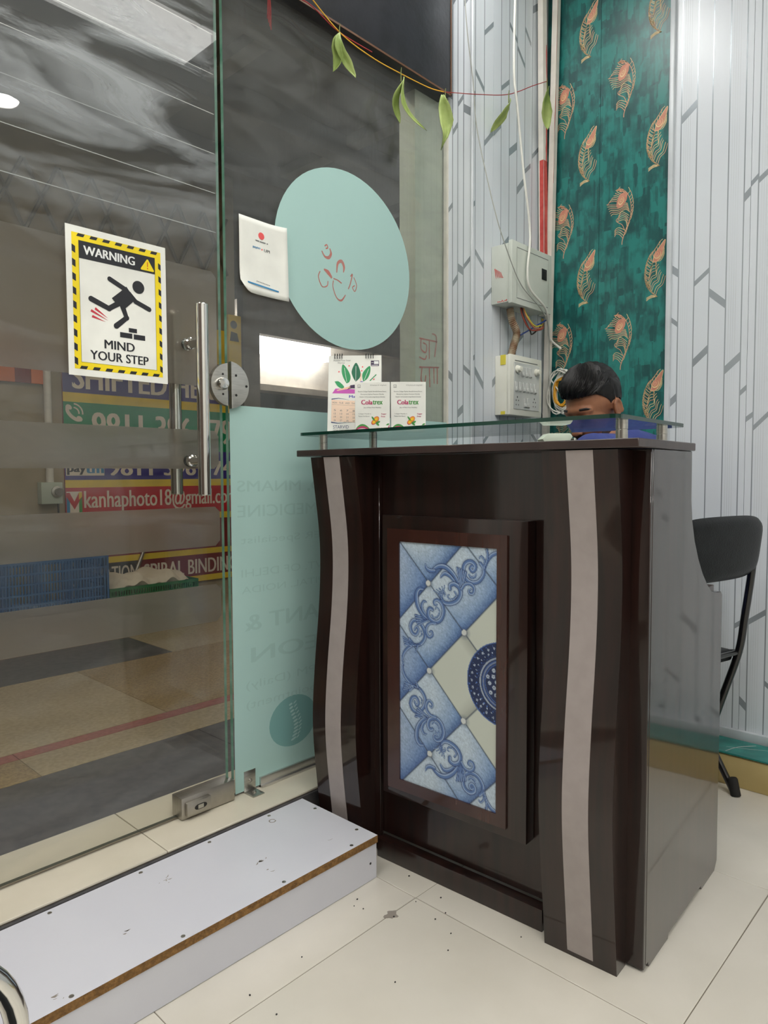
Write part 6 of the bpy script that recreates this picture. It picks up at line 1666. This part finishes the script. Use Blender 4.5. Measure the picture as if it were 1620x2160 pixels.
m.pq(pl, [(1.792, 0.895), (1.812, 0.895), (1.840, 0.840), (1.868, 0.895), (1.888, 0.895), (1.888, 0.870), (1.840, 0.790), (1.792, 0.870)], 0.0016, 3); m.pq(pl, [(1.868, 0.850), (1.888, 0.870), (1.888, 0.898), (1.868, 0.898)], 0.0018, 4)
bp_(m, 'mail_logo', ['banner_letter', 'ink_blue', 'ink_green', 'banner_red', 'banner_yellow'])
yb = MB().box(2.975, 3.085, 4.360, 4.3875, 1.62, 2.17).build('yellow_signboard', 'banner_yellow', bevel=0.002); tag(yb, 'narrow yellow signboard at the end of the corridor wall', 'sign')
m = MB(); p2_ = PLm((2.975, 4.360, 1.62), (1, 0, 0), (0, 0, 1)); m.pd(p2_, (0.045, 0.48), 0.03, 0.03, 0.0005, 0, 14); m.pq(p2_, [(0.01, 0.36), (0.09, 0.36), (0.075, 0.42), (0.02, 0.43)], 0.0005); m.build('dark_mark', 'banner_black', yb)
for k, (x0, x1, mt_) in enumerate(((1.20, 1.512, 'orange_paint'), (1.512, 1.602, 'banner_maroon'), (1.602, 1.680, 'orange_paint'))):
    o = MB().box(x0, x1, 4.375, 4.3985, 1.548, 1.78).build('wall_board', mt_, bevel=0.002); tag(o, ('wide orange board fixed above the junction box on the corridor wall', 'narrow maroon board between the two orange boards', 'small orange board beside the banner top corner')[k], 'board')
jb = empty('junction_box', (1.69, 4.39, 0.83)); tag(jb, 'old beige junction box with round gland on the corridor wall', 'electrical box'); JO = Vector((1.69, 4.39, 0.83))
def jp(mb, name, mats, **k):
    o = mb.build(name, mats, jb, **k); o.location = -JO; return o
jp(MB().box(1.625, 1.750, 4.335, 4.3985, 0.832, 0.962), 'case', 'plaster_green', bevel=0.004)
jp(MB().lathe([(0.034, 0), (0.034, 0.012), (0.022, 0.016), (0.022, 0.030), (0.0, 0.030)], (1.715, 4.335, 0.905), ax=(0, -1, 0), seg=18), 'gland', 'steel_dull', smooth=True)
jp(MB().tube([(1.690, 4.37, 0.962), (1.690, 4.37, 2.2)], 0.022, 12), 'riser_pipe', 'conduit_white', smooth=True)
jp(MB().tube([(1.735, 4.37, 0.83), (1.735, 4.37, 0.775)], 0.006, 8), 'cable_stub', 'cable_black', smooth=True)

# ---- crates
def crate(name, x0, x1, y0, y1, z0, z1, mt_, label, nrow):
    r = empty(name, ((x0 + x1) / 2, (y0 + y1) / 2, z0)); tag(r, label, 'crate'); O = Vector(r.location)
    def cp2(mb, nm, **k):
        o = mb.build(nm, mt_, r, **k); o.location = -O; return o
    t = 0.008
    cp2(MB().box(x0, x1, y0, y1, z0 + 0.0005, z0 + 0.012), 'crate_floor')
    for nm, (a0, a1, b0, b1) in (('front', (x0, x1, y0, y0 + t)), ('rear', (x0, x1, y1 - t, y1)), ('end', (x0, x0 + t, y0 + t, y1 - t)), ('end', (x1 - t, x1, y0 + t, y1 - t))):
        m = MB(); hz = (z1 - z0)
        for k in range(nrow + 1):
            z = z0 + 0.012 + (hz - 0.030) * k / nrow
            m.box(a0, a1, b0, b1, z, z + (0.018 if k == nrow else 0.009))
        along = a1 - a0 > b1 - b0
        ln = (a1 - a0) if along else (b1 - b0); n = max(6, int(ln / 0.016))
        for k in range(n + 1):
            c = (a0 if along else b0) + ln * k / n
            wd_ = 0.035 if k in (0, n) else 0.0035
            e0, e1 = max((a0 if along else b0), c - wd_), min((a1 if along else b1), c + wd_)
            if along: m.box(e0, e1, b0 + 0.001, b1 - 0.001, z0 + 0.012, z1)
            else: m.box(a0 + 0.001, a1 - 0.001, e0, e1, z0 + 0.012, z1)
        cp2(m, 'slatted_' + nm)
    return r
crate('crate_red', 1.20, 1.842, 3.93, 4.33, OZ, 0.232, 'crate_red', 'low dull red plastic crate under the blue crate', 3)
crate('crate_blue', 1.215, 1.838, 3.935, 4.325, 0.233, 0.545, 'crate_blue', 'blue plastic slatted crate stacked by the corridor wall', 5)
crate('crate_green', 1.862, 2.455, 3.98, 4.30, OZ, 0.332, 'crate_green', 'green plastic slatted crate holding a white sack', 5)
# sack lying in the green crate
m = MB(); nu, nv = 30, 14; rs = random.Random(6)
for s in (1, -1):
    vs = []
    for j in range(nv + 1):
        for i in range(nu + 1):
            u_, v_ = -1 + 2 * i / nu, -1 + 2 * j / nv
            f = max(0, 1 - abs(u_) ** 3) ** 0.5 * max(0, 1 - abs(v_) ** 3) ** 0.5
            z = 0.325 + 0.012 * math.sin(7 * u_ + 2 * v_) + s * (0.052 if s > 0 else 0.06) * f * (1 + 0.25 * math.sin(9 * u_ + 4 * v_)) + 0.01 * math.sin(15 * u_)
            vs.append((2.16 + 0.265 * u_ * (1 - 0.08 * v_ * v_), 4.14 + 0.13 * v_, z + 0.01))
    fs = [(j * (nu + 1) + i, j * (nu + 1) + i + 1, (j + 1) * (nu + 1) + i + 1, (j + 1) * (nu + 1) + i) for j in range(nv) for i in range(nu)]
    m.add(vs, fs if s > 0 else [q[::-1] for q in fs])
o = m.build('sack', 'sack', smooth=True, ang=1.5); tag(o, 'crumpled off-white sack lying in the green crate', 'sack')
o = MB().tube([(2.10, 4.345, OZ + 0.001), (2.34, 4.375, 0.62)], 0.012, 10).build('stick', 'steel_dull', smooth=True); tag(o, 'grey stick leaning on the banner behind the green crate', 'stick')

# ---- unseen lamps added to light the corridor and hall
def added_hall_lamp(x, y, z, hx, hy, mt_, label, name='added_hall_light', top=3.251):
    r = empty(name, (x, y, z)); tag(r, label, 'light', 'added corridor lights')
    MB().box(-hx - 0.02, hx + 0.02, -hy - 0.02, hy + 0.02, 0.006, 0.05).build('housing', 'hall_pale', r); MB().box(-hx, hx, -hy, hy, 0.0, 0.0055).build('diffuser', mt_, r)
    MB().tube([(0, 0, 0.05), (0, 0, top - z)], 0.012, 8).build('stem', 'hall_pale', r)
added_hall_lamp(-0.8, 2.3, 3.05, 0.6, 0.10, 'lamp_hall_added', 'unseen added ceiling light far along the corridor to the left')
added_hall_lamp(1.2, 2.2, 3.05, 0.6, 0.10, 'lamp_hall_added', 'unseen added ceiling light above the corridor opposite the glass door')
added_hall_lamp(3.6, 2.35, 3.05, 0.6, 0.10, 'lamp_hall_added', 'unseen added ceiling light above the corridor opposite the fixed glass')
# bright shop light and its pale soffit in the hall
sf = MB().box(4.2, 7.6, 6.0, 8.2, 2.78, 2.90).build('soffit', 'hall_pale'); tag(sf, 'pale soffit carrying a bright lamp deep in the hall', 'soffit', kind='structure')
MB().box(4.2, 7.6, 5.90, 5.9995, 2.45, 2.90).build('fascia', 'hall_pale', sf)
MB().box(4.2, 4.4, 5.9, 6.1, OZ, 2.45).build('post', 'hall_pale', sf)
MB().box(4.4, 7.4, 6.56, 6.62, 1.95, 2.779).build('glow_panel', 'hall_pale', sf)  # pale panel added behind the lamp to catch its light as soft glow
MB().box(4.4, 7.4, 6.40, 6.559, 1.95, 2.02).build('panel_ledge', 'hall_pale', sf)
bl_ = empty('bright_lamp', (5.25, 6.4, 2.36)); tag(bl_, 'bright white lamp box deep in the hall seen below the oval', 'light')
MB().box(-0.52, 0.52, -0.08, 0.08, 0.0, 0.36).build('diffuser', 'lamp_tube', bl_, bevel=0.02)
MB().box(-0.56, 0.56, -0.10, 0.10, 0.361, 0.419).build('housing', 'hall_pale', bl_)
